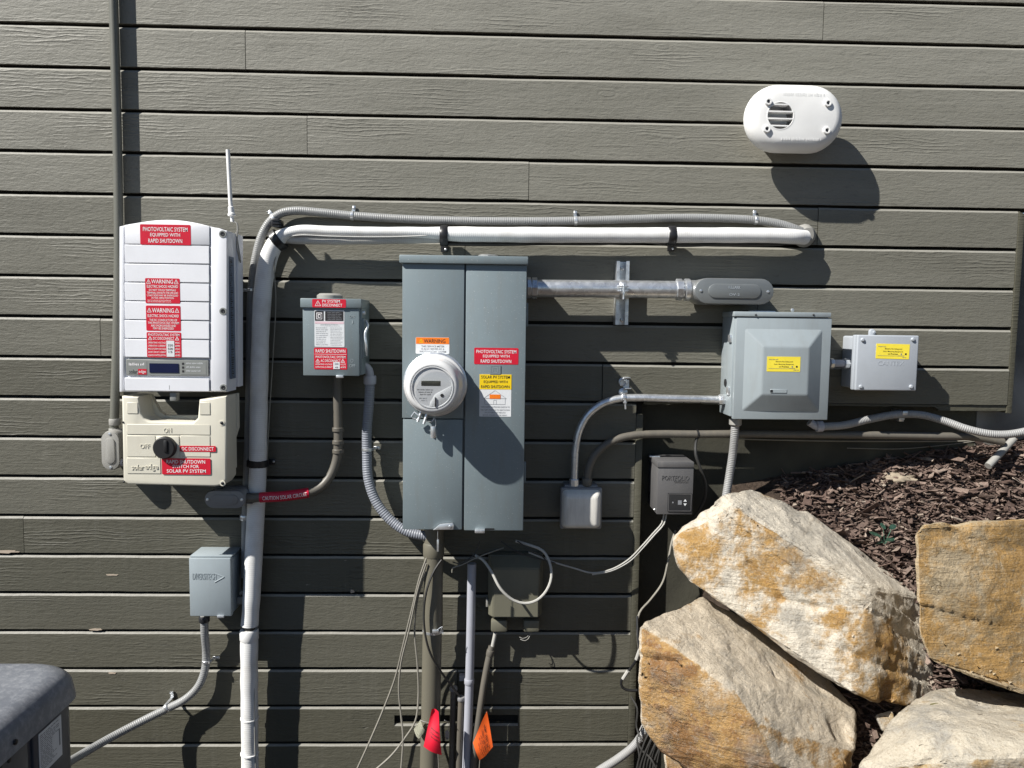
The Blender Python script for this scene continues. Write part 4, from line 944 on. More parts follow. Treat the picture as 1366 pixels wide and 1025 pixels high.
# ================================================================= BIG LIGHT GREY BOX
T = thing('utility_box', 'light grey metal box with a raised pyramid door and yellow sticker', 'utility box', P(1040, 560, 0))
db, df = .0, .125
xa, xb, za, zb = R4(980, 424, 1107, 560, df)
obj('case', box(B(), xa-.004, xb-.003, 0, -df+.016, za+.006, zb+.006, .003), 'panel_lt', T)
b = B(); rim = B()
d1 = df; 
door = B()
o_ = [(xa, za), (xb, za), (xb, zb), (xa, zb)]
box(door, xa, xb, -df+.0165, -df, za, zb, .0025)
i0 = px2([(989, 549), (1093, 550), (1100.5, 439.5), (992.5, 438)], df); m0 = [min(q[0] for q in i0)+.002, max(q[0] for q in i0)-.006, min(q[1] for q in i0), max(q[1] for q in i0)]
i1 = [P(1016, 527, df+.03).x, P(1077, 527, df+.03).x, P(1045, 527, df+.03).z, P(1045, 463, df+.03).z]
vs = [door.verts.new(c) for c in ((m0[0], -df+.001, m0[2]), (m0[1], -df+.001, m0[2]), (m0[1], -df+.001, m0[3]), (m0[0], -df+.001, m0[3]), (i1[0], -df-.03, i1[2]), (i1[1], -df-.03, i1[2]), (i1[1], -df-.03, i1[3]), (i1[0], -df-.03, i1[3]))]
for q in range(4): door.faces.new((vs[q], vs[(q+1) % 4], vs[4+(q+1) % 4], vs[4+q]))
f_ = door.faces.new(vs[4:8]); bmesh.ops.recalc_face_normals(door, faces=door.faces)
es = list({e for v in vs[4:8] for e in v.link_edges}); bmesh.ops.bevel(door, geom=es, offset=.005, segments=3, affect='EDGES', profile=.5)
obj('door', door, 'panel_lt', T, 30)
a1, b1, c1, d1_ = R4(980, 416.5, 1108.5, 423, df+.003); obj('top_flange', box(B(), a1, b1+.001, -.002, -df-.003, c1, d1_, .0015), 'panel_lt', T)
for x in (1008, 1085): screw(T, P(x, 420, df+.003), .003, 'dark')
pl = Plate(T, (1023, 476, 1067.5, 496), df+.03, 'ywhite', label='yellow notice sticker on the door', rc=.001)
def notice(pl):
    pl.bars(.06, .15, .34, .23, 1, 'inkg', .9); pl.text('Electric Re-Using and', .26, .28, .77, .40, 'ink').text('Solar Metering Equipment', .21, .46, .81, .57, 'ink').text('on Premises', .36, .61, .66, .72, 'ink').fill(.87, .6, .92, .72, 'ink').fill(.74, .62, .78, .71, 'inkg').fill(.05, .79, .85, .805, 'inkg').bars(.66, .74, .86, .78, 1, 'inkg', .9); pl.bars(.8, .85, .96, .92, 1, 'inkg', .9); pl.done()
notice(pl)
b = B(); a1, b1, c1, d1_ = R4(1027.5, 519.5, 1049.5, 524.5, df+.03); box(b, a1, b1, -df-.029, -df-.0315, c1, d1_, .0008, 1); hb = obj('catch_slot', b, 'panel_lt', T); b = box(B(), a1, a1+.007, -df-.030, -df-.032, c1+.002, d1_-.002); obj('slot', b, 'dark', hb)
Xl = xa-.004
for y, m_, n_ in ((452, 'galv', 'hinge'), (522, 'galv', 'hinge')):
    b = box(B(), Xl-.006, Xl+.002, -df+.045, -df+.022, P(978, y+5, .1).z, P(978, y-5, .1).z, .001); obj(n_, b, m_, T)
b = lathe(B(), Vector((Xl-.0005, -.055, P(972, 511, .06).z)), (-1, 0, 0), [(.012, -.002), (.012, .0016), (.010, .002)], 18); obj('knockout', b, 'dark', T)
b = box(B(), P(1022, 0, .06).x, P(1060, 0, .06).x, -.002, -.006, zb+.006, zb+.022, .001); obj('mounting_lug', b, 'galv', T); screw(T, P(1057, 414, .01), .006)
b = lathe(B(), P(981, 563, .06), (0, 0, -1), [(.019, -.01), (.019, .008), (.015, .012)], 18); obj('connector', b, 'lbgrey', T)

# small grey box
T = thing('junction_box', 'small pale grey plastic box with yellow sticker at the right end of the wall', 'junction box', P(1180, 520, 0))
df = .105
xa, xb, za, zb = R4(1142.5, 447.5, 1224.5, 521.5, df)
obj('case', box(B(), xa+.002, xb-.006, 0, -df+.018, za+.004, zb-.004, .006, 3), 'pvcbox', T)
obj('rim', box(B(), xa-.001, xb, -df+.034, -df+.0145, za, zb, .004), 'pvcbox', T)
obj('lid', box(B(), xa, xb, -df+.014, -df, za, zb, .004, 3), 'pvcbox', T)
for x, y in ((1150.5, 453.5), (1217.5, 453), (1148, 516), (1215, 516)):
    b = lathe(B(), P(x, y, df), (0, -1, 0), [(.006, -.001), (.006, .003), (.004, .005), (.002, .0052)], 14); obj('screw', b, 'pvcbox', T)
b = prism(B(), stad(P(1166, 443, .02).x, P(1166, 446, .02).z, .018, .032, 8), -.001, -.012, .002); o = obj('mounting_ear', b, 'pvcbox', T); screw(o, P(1166, 443.5, .013), .005, 'pvcbox')
notice(Plate(T, (1168.5, 459, 1213, 479), df, 'ywhite', label='yellow notice sticker on the lid', rc=.001, tilt=.015))
b = B(); a1, b1, c1, d1_ = R4(1171, 482, 1206, 488, df); letters(b, 'CANTEX', a1, b1, c1, d1_, -df, False, .0005); obj('embossed_lettering', b, 'pvcbox', T)
T = thing('conduit_stub', 'short grey conduit stub joining the pyramid-door box and the small pale box', 'conduit', P(1122, 490, 0))
obj('pipe', tube(B(), [P(1100, 485, .055), P(1136, 485, .055)], pr(5), 14), 'pvc', T); nut(T, P(1109, 485, .055), (1, 0, 0), pr(7), .012, 'galv', seg=8); nut(T, P(1129, 485.3, .055), (1, 0, 0), pr(7), .016, 'galv', 'connector', 8); nut(T, P(1135, 485.3, .055), (1, 0, 0), pr(7.6), .008, 'galv', seg=12)

# ================================================================= OUTLET AND ITS CONDUITS
T = thing('outlet_box', 'weathered smoky outlet cover box below the bent conduits', 'outlet', P(777, 708, 0))
df = .085
xa, xb, za, zb = R4(748.5, 653, 804.5, 709, df)
obj('back_box', box(B(), xa+.012, xb-.012, 0, -.05, za+.012, zb+.006, .004), 'lbdark', T)
obj('cover_frame', box(B(), xa, xb, -.04, -.062, za, zb, .006, 3), 'lbdark', T)
b = B(); t = B(); q0 = (xa+.004, xb-.004, za+.004, zb-.006); q1 = (xa+.012, xb-.012, za+.009, zb-.018)
vs = [t.verts.new(c) for c in ((q0[0], -.061, q0[2]), (q0[1], -.061, q0[2]), (q0[1], -.061, q0[3]), (q0[0], -.061, q0[3]), (q1[0], -.085, q1[2]), (q1[1], -.085, q1[2]), (q1[1], -.085, q1[3]), (q1[0], -.085, q1[3]))]
for q in range(4): t.faces.new((vs[q], vs[(q+1) % 4], vs[4+(q+1) % 4], vs[4+q]))
t.faces.new(vs[4:]); t.faces.new(vs[:4][::-1]); bmesh.ops.recalc_face_normals(t, faces=t.faces); bmesh.ops.bevel(t, geom=[e for e in t.edges if not all(abs(v.co.y+.061) < 1e-5 for v in e.verts)], offset=.014, segments=5, affect='EDGES', profile=.5)
obj('cover', t, 'smoke', T, 40)
T = thing('bent_steel_conduit', 'thin galvanized conduit bending from the outlet box up and over to the pyramid-door box', 'conduit', P(767, 640, 0))
pipe(T, [(975, 533.5, .05), (900, 532, .05), (850, 530.8, .045), (826, 532, .04), (803, 539, .04), (784, 554, .04), (773, 574, .04), (768, 598, .04), (766.5, 625, .04), (766, 655, .04)], pr(5.0), 'galv', step=.008)
nut(T, P(964, 533.5, .05), (1, 0, 0), pr(7), .026, 'galv', 'connector', 8); nut(T, P(971, 533.8, .05), (1, 0, 0), pr(9), .008, 'galv', seg=8); nut(T, P(766, 644, .04), (0, 0, 1), pr(6.6), .024, 'galv', 'connector', 8)
b = B(); band(b, P(831.5, 530.5, .043), (1, 0, 0), pr(6), .012); lathe(b, P(831, 523.5, .004), (0, -1, 0), [(.014, -.003), (.014, .004), (.006, .008)], 16); o = obj('pipe_clamp', b, 'galv', T)
b = tube(B(), [P(834, 534, .062), P(834.5, 546, .062)], .0028, 8); lathe(b, P(834, 536, .062), (0, 0, -1), [(.006, 0), (.006, .005)], 6); obj('bolt', b, 'galv', o)
T = thing('pipe_hanger', 'small empty steel pipe hanger screwed to the wall above the bent conduit', 'bracket', P(831, 514, 0))
b = lathe(B(), P(830.5, 509.5, .0), (0, -1, 0), [(.014, 0), (.014, .010), (.011, .012), (.008, .006)], 18); obj('washer', b, 'galv', T)
b = B(); a_ = P(835, 507, .02); box(b, a_.x-.006, a_.x+.012, -.004, -.036, a_.z+.006, a_.z+.0085, .0008); a_ = P(836, 515, .02); box(b, a_.x-.008, a_.x+.012, -.004, -.036, a_.z-.0085, a_.z-.006, .0008); box(b, a_.x-.008, a_.x+.010, -.003, -.006, a_.z-.0085, a_.z+.018); obj('jaw', b, 'galv', T)
T = thing('brown_conduit', 'brown painted conduit curving out of the outlet box and running right under the boxes', 'conduit', P(785, 640, 0))
pipe(T, [(1338, 590, .02), (1300, 583.5, .018), (1240, 582, .018), (1150, 580.5, .018), (1050, 579.5, .018), (985, 579, .018), (930, 579.5, .018), (880, 579.2, .02), (850, 580.5, .024), (825, 585.5, .03), (806, 595, .035), (793, 608, .038), (786, 623, .04), (783.5, 638, .04), (783, 655, .04)], pr(5.2), 'brownpvc', step=.008)
collar(T, 783, 643, .04, (0, 0, 1), pr(7), .024, 'brownpvc'); collar(T, 978, 579, .018, (1, 0, 0), pr(6.8), .016, 'brownpvc')
obj('cable_tie', band(B(), P(930.5, 579.5, .018), (1, 0, 0.1), pr(6.2), .006), 'black', T)
T = thing('flexible_conduit', 'pale grey flexible conduit dropping from the pyramid-door box behind the stone', 'conduit', P(970, 700, 0))
pipe(T, [(981, 560, .06), (980, 580, .055), (977.5, 605, .04), (973, 635, .03), (968.5, 662, .03), (962, 700, .03), (955, 750, .03)], pr(5.4), 'flexl', 'flex_tube', 14, .006)
T = thing('flexible_conduit', 'grey flexible conduit rising then dipping to the right below the siding edge', 'conduit', P(1230, 560, 0))
pipe(T, [(1080, 563, .05), (1087, 568, .05), (1096, 570, .05)], pr(5.2), 'pvc', 'elbow'); collar(T, 1093, 569, .05, (1, 0, .05), pr(7.4), .02, 'pvc', 'connector')
pipe(T, [(1094, 569.5, .05), (1125, 567.5, .04), (1160, 559.5, .02), (1195, 553.5, .005), (1230, 554, .005), (1260, 562, .02), (1290, 572.5, .05), (1320, 579, .07), (1345, 579.5, .08), (1375, 574, .09), (1420, 560, .10)], pr(5.2), 'flexl', 'flex_tube', 14, .006)
b = B(); a_ = P(1206, 551, .01); box(b, a_.x-.008, a_.x+.008, .055, -.018, a_.z-.006, a_.z+.006, .001); a_ = P(1205, 559, .01); box(b, a_.x-.008, a_.x+.008, .058, .0, a_.z-.01, a_.z+.008, .001); o = obj('strap', b, 'galv', T); screw(o, P(1205, 559, .001), .004)
T = thing('ground_wire', 'thin dark wire stretched low along the foundation wall', 'wire', P(1150, 590, -.04))
obj('strand', tube(B(), pp([(985, 586, .0), (1100, 588.5, -.03), (1200, 589, -.03), (1290, 588.5, -.03), (1330, 586, -.02)], .03), .0022, 6), 'cableg', T)
obj('strand', tube(B(), pp([(1130, 598, -.05), (1200, 599, -.05), (1260, 594, -.05), (1300, 589, -.05)], .03), .0014, 6), 'cableg', T)
T = thing('buried_conduit', 'short slanted brown conduit entering the mulch at the far right', 'conduit', P(1325, 612, -.02))
obj('pipe', tube(B(), pp([(1352, 586, .0), (1338, 601, .02), (1318, 622, .05)], .01), pr(4.8), 12), 'lbgrey', T)

# ================================================================= TRANSFORMER
T = thing('transformer', 'dark grey lighting transformer box with a small control window, on the foundation wall', 'transformer', P(900, 690, 0))
df = .08
xa, xb, za, zb = R4(877, 623, 924.5, 686.5, df)
obj('case', box(B(), xa, xb, .055, -df, za, zb, .0015), 'bronze', T)
a1, b1, c1, d1_ = R4(877.5, 616.5, 926, 624, df+.003); obj('lid', box(B(), a1-.001, b1, .052, -df-.003, c1, d1_, .0015), 'bronze', T)
b = B(); box(b, P(885, 0, .02).x, P(900, 0, .02).x, .0, .010, d1_-.001, d1_+.004, .001); obj('lid_latch', b, 'galv', T)
b = B(); a1, b1, c1, d1_ = R4(883, 634.5, 919, 640.5, df); letters(b, 'PORTFOLIO', a1, b1, c1, d1_, -df, False, .0014); a1, b1, c1, d1_ = R4(899, 640.8, 918, 644.2, df); letters(b, 'OUTDOOR', a1, b1, c1, d1_, -df, False, .0012); obj('embossed_lettering', b, 'bronze', T)
pl = Plate(T, (890.5, 658, 922.5, 682.5), df, 'dark', 'control_window', th=.003, rc=.001)
pl.fill(.42, .38, .58, .62, 'inkg').line([(.03, .04), (.97, .04), (.97, .96), (.03, .96), (.03, .04)], .002, 'bronze')
b_ = pl.bm('paper')
for s_ in (1, -1):
    x_0, z_0 = pl.xz(.72, .5-.05*s_); dx, dz = .0052, .008*s_
    b_.faces.new([b_.verts.new(v) for v in ((x_0-dx, pl.y-.0004, z_0), (x_0+dx, pl.y-.0004, z_0), (x_0, pl.y-.0004, z_0+dz))])
pl.fill(.18, .46, .24, .54, 'inkg').done()
screw(T, P(873, 680, .06), .003)

# ================================================================= TELEPHONE BOX, RISERS, CABLES
T = thing('telephone_box', 'olive plastic telephone interface box with a raised lid, in the shade under the meter panel', 'utility box', P(690, 840, 0))
df = .085
xa, xb, za, zb = R4(651, 746, 725, 827.5, df)
obj('case', box(B(), xa, xb, 0, -.045, za, zb, .005), 'nid', T)
t = B(); q0 = (xa+.001, xb-.001, za+.001, zb-.001); q1 = (xa+.016, xb-.014, za+.008, zb-.030)
vs = [t.verts.new(c) for c in ((q0[0], -.0455, q0[2]), (q0[1], -.0455, q0[2]), (q0[1], -.0455, q0[3]), (q0[0], -.0455, q0[3]), (q1[0], -df, q1[2]), (q1[1], -df, q1[2]), (q1[1], -df, q1[3]), (q1[0], -df, q1[3]))]
for q in range(4): t.faces.new((vs[q], vs[(q+1) % 4], vs[4+(q+1) % 4], vs[4+q]))
t.faces.new(vs[4:]); t.faces.new(vs[:4][::-1]); bmesh.ops.recalc_face_normals(t, faces=t.faces); bmesh.ops.bevel(t, geom=t.edges[:], offset=.003, segments=2, affect='EDGES')
obj('lid', t, 'nid', T, 30)
for x0, x1 in ((655, 677), (698.5, 720)):
    b = B(); a1, b1, c1, d1_ = R4(x0, 829, x1, 844, .06); box(b, a1, b1, -.012, -.06, c1, d1_+.002, .006); obj('cable_entry', b, 'nid', T)
b = box(B(), xa-.006, xa+.001, -.03, -.05, P(650, 810, .05).z, P(650, 800, .05).z, .001); obj('latch', b, 'lbgrey', T)

T = thing('service_riser', 'thick olive painted service pipe rising from the ground into the meter panel', 'pipe', P(577, 1000, 0))
xr_ = P(577, 850, .075).x
obj('pipe', tube(B(), [Vector((xr_-.012, -.075, .0)), Vector((xr_-.004, -.075, .4)), Vector((xr_+.004, -.08, P(577, 712, .08).z+.04))], pr(13.2, .075), 26), 'riser', T)
collar(T, 578.5, 733, .079, (0, 0, 1), pr(13.9), .045, 'riser'); 
b = B(); band(b, P(577.5, 841, .076), (0, 0, 1), pr(13.8), .010); box(b, *(lambda a: (a.x-.012, a.x+.008, a.y-.006, a.y+.004, a.z-.005, a.z+.006))(P(582, 842, .108)), .002); tube(b, smooth([P(584, 840, .11), P(590, 836, .115), P(588, 843, .11), P(592, 845, .11)]), .0015, 6); obj('ground_clamp', b, 'galv', T)
T = thing('tag', 'pale curled tag tied to the thick olive pipe beside the red flag', 'tag', P(559, 985, .12))
b = B(); g = [[None]*7 for _ in range(7)]
c4 = [P(561, 960, .11), P(567.5, 974.5, .125), P(559, 986, .125), P(552, 973, .09)]
for i in range(7):
    for j in range(7):
        u, v = i/6, j/6; p = c4[0].lerp(c4[1], u).lerp(c4[3].lerp(c4[2], u), v); p = p+Vector((0, -.010*math.sin(math.pi*u), 0)); g[i][j] = b.verts.new(p)
for i in range(6):
    for j in range(6): b.faces.new((g[i][j], g[i+1][j], g[i+1][j+1], g[i][j+1]))
bmesh.ops.solidify(b, geom=b.faces[:], thickness=.0008); obj('tag_sheet', b, 'tagp', T)
obj('tie', tube(B(), pp([(561, 961, .111), (566, 963, .112), (575, 965, .106)], .004), .0012, 6), 'cablew', T)
T = thing('grey_pvc_riser', 'slim pale grey plastic pipe rising right of the thick olive pipe', 'pipe', P(627, 1000, 0))
obj('pipe', tube(B(), smooth([Vector((P(622, 1010, .06).x-.006, -.06, .0)), P(624, 980, .06), P(627.5, 860, .06), P(629.5, 752, .06)], .03), pr(6.0, .06), 16), 'pvc', T)
o = collar(T, 626, 909, .06, (0, 0, 1), pr(6.9, .06), .018, 'pvc', 'strap'); b = B(); a_ = P(617, 906, .03); box(b, a_.x-.01, a_.x+.012, -.004, -.03, a_.z-.008, a_.z+.008, .002); obj('strap_tab', b, 'pvc', T)
T = thing('small_brown_riser', 'thin brown pipe slanting up to the telephone box behind the orange flag', 'pipe', P(645, 1000, 0))
pipe(T, [(626, 1100, .07), (631, 1025, .07), (638, 965, .07), (645, 915, .06), (652, 878, .05), (656, 862, .045)], pr(4.4), 'brownpvc'); pipe(T, [(655, 872, .046), (658, 858, .045), (661, 844, .045)], pr(2.6), 'cablew', 'cable'); collar(T, 654, 871, .048, (.2, 0, 1), pr(5.4), .02, 'brownpvc')
T = thing('ground_pipes', 'pair of short dark pipe stubs between the two tall risers', 'pipe', P(607, 1000, 0))
pipe(T, [(601, 1100, .04), (603, 1000, .04), (605, 920, .04)], pr(4.2), 'brownpvc'); pipe(T, [(611, 1100, .055), (612.5, 1000, .055), (615, 932, .055)], pr(4.4), 'brownpvc')
for x, y, d_ in ((605, 919, .04), (615, 932, .055)): collar(T, x, y, d_, (0, 0, 1), pr(5.4), .012, 'lbdark')
def cable(name, label, runs, mat, r, group=None):
    t = thing(name, label, 'cable', P(*runs[0][-1]), group)
    for q, rn in enumerate(runs): obj('strand', tube(B(), pp(rn, .012), r, 7), mat, t)
    return t
cable('cable_bundle', 'tan cables hanging in a loose fan left of the thick olive pipe', [
    [(570, 742, .10), (560, 770, .10), (549, 815, .09), (538, 860, .08), (527, 905, .06), (512, 945, .06), (495, 985, .07), (470, 1040, .08)],
    [(569, 752, .11), (558, 785, .10), (546, 840, .09), (535, 885, .08), (532, 920, .08), (535, 955, .08), (537.5, 985, .09), (534, 1040, .10)],
    [(568, 762, .10), (557, 800, .09), (553, 840, .08), (557, 890, .08), (558, 930, .08), (554, 962, .09), (540, 985, .09), (522, 1008, .10), (495, 1032, .11)]], 'cableg', .0030)
cable('ground_cable', 'dark cable looping down the front of the thick olive pipe to a pipe stub', [[(589, 747, .10), (580, 760, .11), (570, 785, .12), (565.5, 815, .12), (567, 845, .12), (574, 872, .115), (588, 896, .10), (600, 912, .075), (613, 929, .06)]], 'cabled', .0035)
cable('telephone_cable', 'pale thick cable hanging in a deep loop in front of the telephone box', [[(634, 741, .10), (644, 747, .11), (655, 762, .13), (668, 786, .15), (685, 801, .15), (700, 805, .15), (716, 801, .15), (729, 788, .14), (735.5, 770, .13), (733, 750, .12), (724, 735, .11), (705, 727, .10), (688, 722, .09)]], 'cablew', .0042)
cable('loose_wire', 'thin grey wire with a bent tip above the grey plastic pipe', [[(603, 764, .11), (604, 758, .11), (616, 754, .11), (632, 746, .11), (652, 738, .11), (672, 731, .10)]], 'cableg', .0018)
cable('lighting_cable', 'thin pale twin cable sagging from the transformer to the meter panel', [
    [(886, 684, .06), (883, 698, .06), (871, 712, .06), (856, 729, .06), (838, 747, .05), (815, 760, .05), (790, 764.5, .05), (765, 758, .05), (738, 750, .06), (705, 737, .08)],
    [(889, 686, .06), (886, 699, .065), (873, 714, .065), (858, 731, .06), (840, 749, .05), (815, 762, .05), (790, 766.5, .05)]], 'cablew', .0026)
cable('power_cord', 'dark cord looping from the brown conduit past the transformer', [[(931, 580, .02), (928, 592, .02), (928, 606, .03), (934, 625, .03), (941, 645, .02), (940, 665, .01), (930, 685, .0), (917, 699, -.01), (904, 706, -.02)]], 'cabled', .0048)
cable('landscape_cable', 'grey cable running down beside the trim board to a taped splice at the stone', [[(901, 708, -.02), (896, 724, .0), (891, 750, .02), (884, 777, .03), (868, 800, .05), (853, 818, .08), (850, 840, .1), (851.5, 860, .12), (853, 872, .12)]], 'cableg', .0034)
t = cable('spliced_cable', 'black cable with white taped ends hooked at the left edge of the stone', [[(850, 822, .1), (851, 850, .12), (853, 872, .13), (848, 882, .12), (838, 896, .1), (829, 908, .09), (830, 917, .09), (838, 921, .09), (850, 921, .09)]], 'black', .0042)
for q in (((853.5, 867, .135), (849, 880, .13)), ((838, 895, .105), (831, 906, .1))): obj('tape', tube(B(), [P(*q[0]), P(*q[1])], .0060, 8), 'cablew', t)
T = thing('flexible_conduit', 'pale grey flexible conduit coming out of the ground under the lowest stone', 'conduit', P(840, 1010, 0))
pipe(T, [(870, 955, .12), (858, 978, .11), (845, 996, .10), (825, 1012, .10), (800, 1028, .10), (775, 1045, .10)], pr(5.6), 'flexl', 'flex_tube', 14, .006)
cable('black_wires', 'handful of black wires bunched below the ochre stone', [[(846+q*4.5, 1050, .20+.01*(q % 3)), (852+q*4.2, 1015, .22), (862+q*3.2+(q % 2)*3, 985+q*2, .22), (873+q*2.5, 965+q*3, .2)] for q in range(7)]+[[(850, 990, .14), (858, 1003, .2), (868, 1012, .24), (880, 1035, .26)], [(848, 1045, .12), (853, 1010, .16), (850, 985, .14), (858, 965, .12)], [(842, 930, .09), (850, 945, .12), (849, 970, .13), (857, 990, .16)]], 'cabled', .0030)
cable('service_wires', 'thin dark wires drooping between the meter panel and the telephone box', [[(668, 722, .10), (684, 733, .10), (704, 742, .09), (728, 748, .07), (752, 754, .05)], [(690, 722, .11), (708, 734, .11), (722, 741, .10), (731, 752, .10), (736, 764, .10)], [(640, 722, .10), (634, 738, .10), (622, 748, .10), (612, 752, .09), (604, 750, .08)]], 'cabled', .0020)
cable('tail_wires', 'two short wire ends sticking out under the telephone box', [[(707, 845, .03), (703, 850, .05), (697, 852, .06), (693, 850, .06)], [(708, 845, .03), (705, 852, .05), (700, 855, .06), (694, 853, .06)]], 'cablew', .0011)

# ================================================================= FLAGS
def flag(label, quad, mat, d, stem, lines):
    t = thing('marking_flag', label, 'flag', P(stem[-1][0], stem[-1][1], d), 'utility marking flags'); b = B(); n = 10
    c = [P(x, y, d_) for x, y, d_ in quad]; g = [[None]*(n+1) for _ in range(n+1)]
    def at(u, v, off=0.0):
        p = c[0].lerp(c[1], u).lerp(c[3].lerp(c[2], u), v); return p+Vector((0, -off+.006*math.sin(u*4+v*3)+.003*math.sin(v*6+u), 0))
    for i in range(n+1):
        for j in range(n+1): g[i][j] = b.verts.new(at(i/n, j/n))
    for i in range(n):
        for j in range(n): b.faces.new((g[i][j], g[i+1][j], g[i+1][j+1], g[i][j+1]))
    f = obj('flag_sheet', b, mat, t, 80)
    b = B(); rg = random.Random(int(quad[0][0]))
    for (v0, u0, u1, h) in lines:
        wordbar(b, u0, u1, v0, v0+h, 0, rg)
    for v in b.verts: v.co = at(v.co.x, v.co.z, .0022)
    obj('lettering', b, 'ink', f)
    obj('stem', tube(B(), pp([(x, y, d) for x, y in stem], .02), .0014, 6), 'cableg', t); return t
flag('red utility marking flag hanging in front of the thick olive pipe', [(576, 946, .13), (585, 949, .13), (589, 1009, .15), (565, 996, .15)], 'flagred', .118, [(580, 947), (583, 980), (586, 1040)], [(.45, .25, .9, .05), (.55, .25, .9, .04), (.63, .3, .85, .04)])
flag('orange utility marking flag with black print in front of the thin brown pipe', [(649.5, 949, .15), (657.5, 996, .15), (639.5, 1016, .16), (631, 991, .16)], 'flagor', .140, [(649, 950), (643, 990), (640, 1016), (638, 1050)], [(.25, .2, .85, .10), (.42, .2, .9, .07), (.54, .25, .85, .05), (.64, .2, .9, .05), (.74, .3, .8, .05)])
T = thing('key_tag', 'small white oval tag on a loop of wire behind the red flag', 'tag', P(597, 988, .07))
b = prism(B(), stad(P(596.5, 981, .07).x, P(596.5, 981, .07).z, pr(5.5), pr(13), 8), -.068, -.0705, .0006); obj('tag_plate', b, 'cablew', T); b = lathe(B(), P(596.5, 985, .0712), (0, -1, 0), [(.002, -.0006), (.002, .0003)], 10); obj('tag_hole', b, 'black', T)
obj('wire_loop', tube(B(), pp([(597, 976, .07), (599, 968, .075), (597, 963, .08), (593, 961, .09)], .004), .001, 6), 'cablew', T)

# ================================================================= WALL VENT
T = thing('wall_vent', 'white oval plastic vent hood with a round louvred opening, high on the wall', 'vent', P(1058, 200, 0))
df = .118
xa, xb, za, zb = R4(994, 113, 1124, 203.5, df-.03); cx, cz, w_, h_ = (xa+xb)/2, (za+zb)/2, xb-xa, zb-za
b = B(); prev = None; lv = [(.066, .006), (.068, .001)]+[(df-.045+.045*math.sin(rad(a_)), .034*(1-math.cos(rad(a_)))) for a_ in (0, 18, 36, 54, 72, 90)]
for y, ins in lv:
    ring = [b.verts.new((x, -y, z)) for x, z in stad(cx, cz, w_-2*ins, h_-2*ins, 20)]
    if prev:
        for i in range(len(ring)): b.faces.new((prev[i], prev[(i+1) % len(ring)], ring[(i+1) % len(ring)], ring[i]))
    prev = ring
hc = P(1041.2, 154.5, df); N = 40; hr = pr(17.2, df)
hole = [b.verts.new((hc.x+hr*math.cos(2*math.pi*i/N), -df, hc.z+hr*math.sin(2*math.pi*i/N))) for i in range(N)]
hole2 = [b.verts.new((hc.x+hr*.97*math.cos(2*math.pi*i/N), -.03, hc.z+hr*.97*math.sin(2*math.pi*i/N))) for i in range(N)]
e1 = [b.edges.get((prev[i], prev[(i+1) % len(prev)])) for i in range(len(prev))]; e2 = [b.edges.new((hole[i], hole[(i+1) % N])) for i in range(N)]
bmesh.ops.triangle_fill(b, edges=e1+e2, use_beauty=True)
bmesh.ops.recalc_face_normals(b, faces=b.faces)
obj('hood', b, 'ventw', T, 60)
obj('neck', prism(B(), stad(cx-.004, cz-.010, w_*.60, h_*.72, 14), 0, -.07), 'ventw', T)
obj('backing_rim', prism(B(), stad(cx, cz, w_-.014, h_-.014, 20), -.0665, -.0705), 'ventw', T)
b = B(); r1 = [b.verts.new((hc.x+hr*math.cos(2*math.pi*i/N), -df+.0003, hc.z+hr*math.sin(2*math.pi*i/N))) for i in range(N)]; r2 = [b.verts.new((hc.x+hr*.96*math.cos(2*math.pi*i/N), -.02, hc.z+hr*.96*math.sin(2*math.pi*i/N))) for i in range(N)]
for i in range(N): b.faces.new((r1[i], r1[(i+1) % N], r2[(i+1) % N], r2[i]))
b.faces.new(r2); bmesh.ops.recalc_face_normals(b, faces=b.faces)
obj('duct', b, 'lbdark', T)
b = lathe(B(), Vector((hc.x, -df+.001, hc.z)), (0, -1, 0), [(hr*1.08, 0), (hr*1.08, .0015), (hr*1.0, .0018), (hr*.985, 0)], N); b.faces.ensure_lookup_table()
bmesh.ops.delete(b, geom=[f for f in b.faces if len(f.verts) > 4], context='FACES_ONLY'); obj('rim', b, 'ventw', T)
for y in (139.5, 149, 158.5, 168):
    z = P(1041, y, df).z; hw = math.sqrt(max(0, hr**2-(z-hc.z)**2))+.001; obj('louvre', box(B(), hc.x-hw, hc.x+hw, -df+.022, -df-.0005, z-.0022, z+.0022, .0006, 1), 'ventw', T)
for x, y in ((1024.5, 136), (1104, 138), (1022.5, 172.5), (1102.5, 174.5)):
    b = lathe(B(), P(x, y, df), (0, -1, 0), [(.0105, -.001), (.0105, .005), (.0095, .0065), (.0055, .0065), (.005, .003)], 20); bo = obj('screw_boss', b, 'ventw', T)
    b = lathe(B(), P(x, y, df+.0042), (0, -1, 0), [(.0052, -.001), (.0052, .0006)], 12); obj('screw', b, 'dark', bo)
b = B(); rg = random.Random(5); q = R4(1045, 124, 1100, 128.5, df); letters(b, 'INSTALLATION PANEL', q[0], q[1], q[2], q[3], -df, False, .0006)if 0 else wordbar(b, q[0], q[1], q[2], q[3], -df-.0005, rg); q = R4(1042, 183, 1095, 187.5, df); wordbar(b, q[0], q[1], q[2], q[3], -df-.0005, rg); obj('embossed_lettering', b, 'ventw', T)
b = lathe(B(), P(1040, 212, .0), (0, -1, 0), [(.07, 0), (.07, .03)], 24); 
b.free()

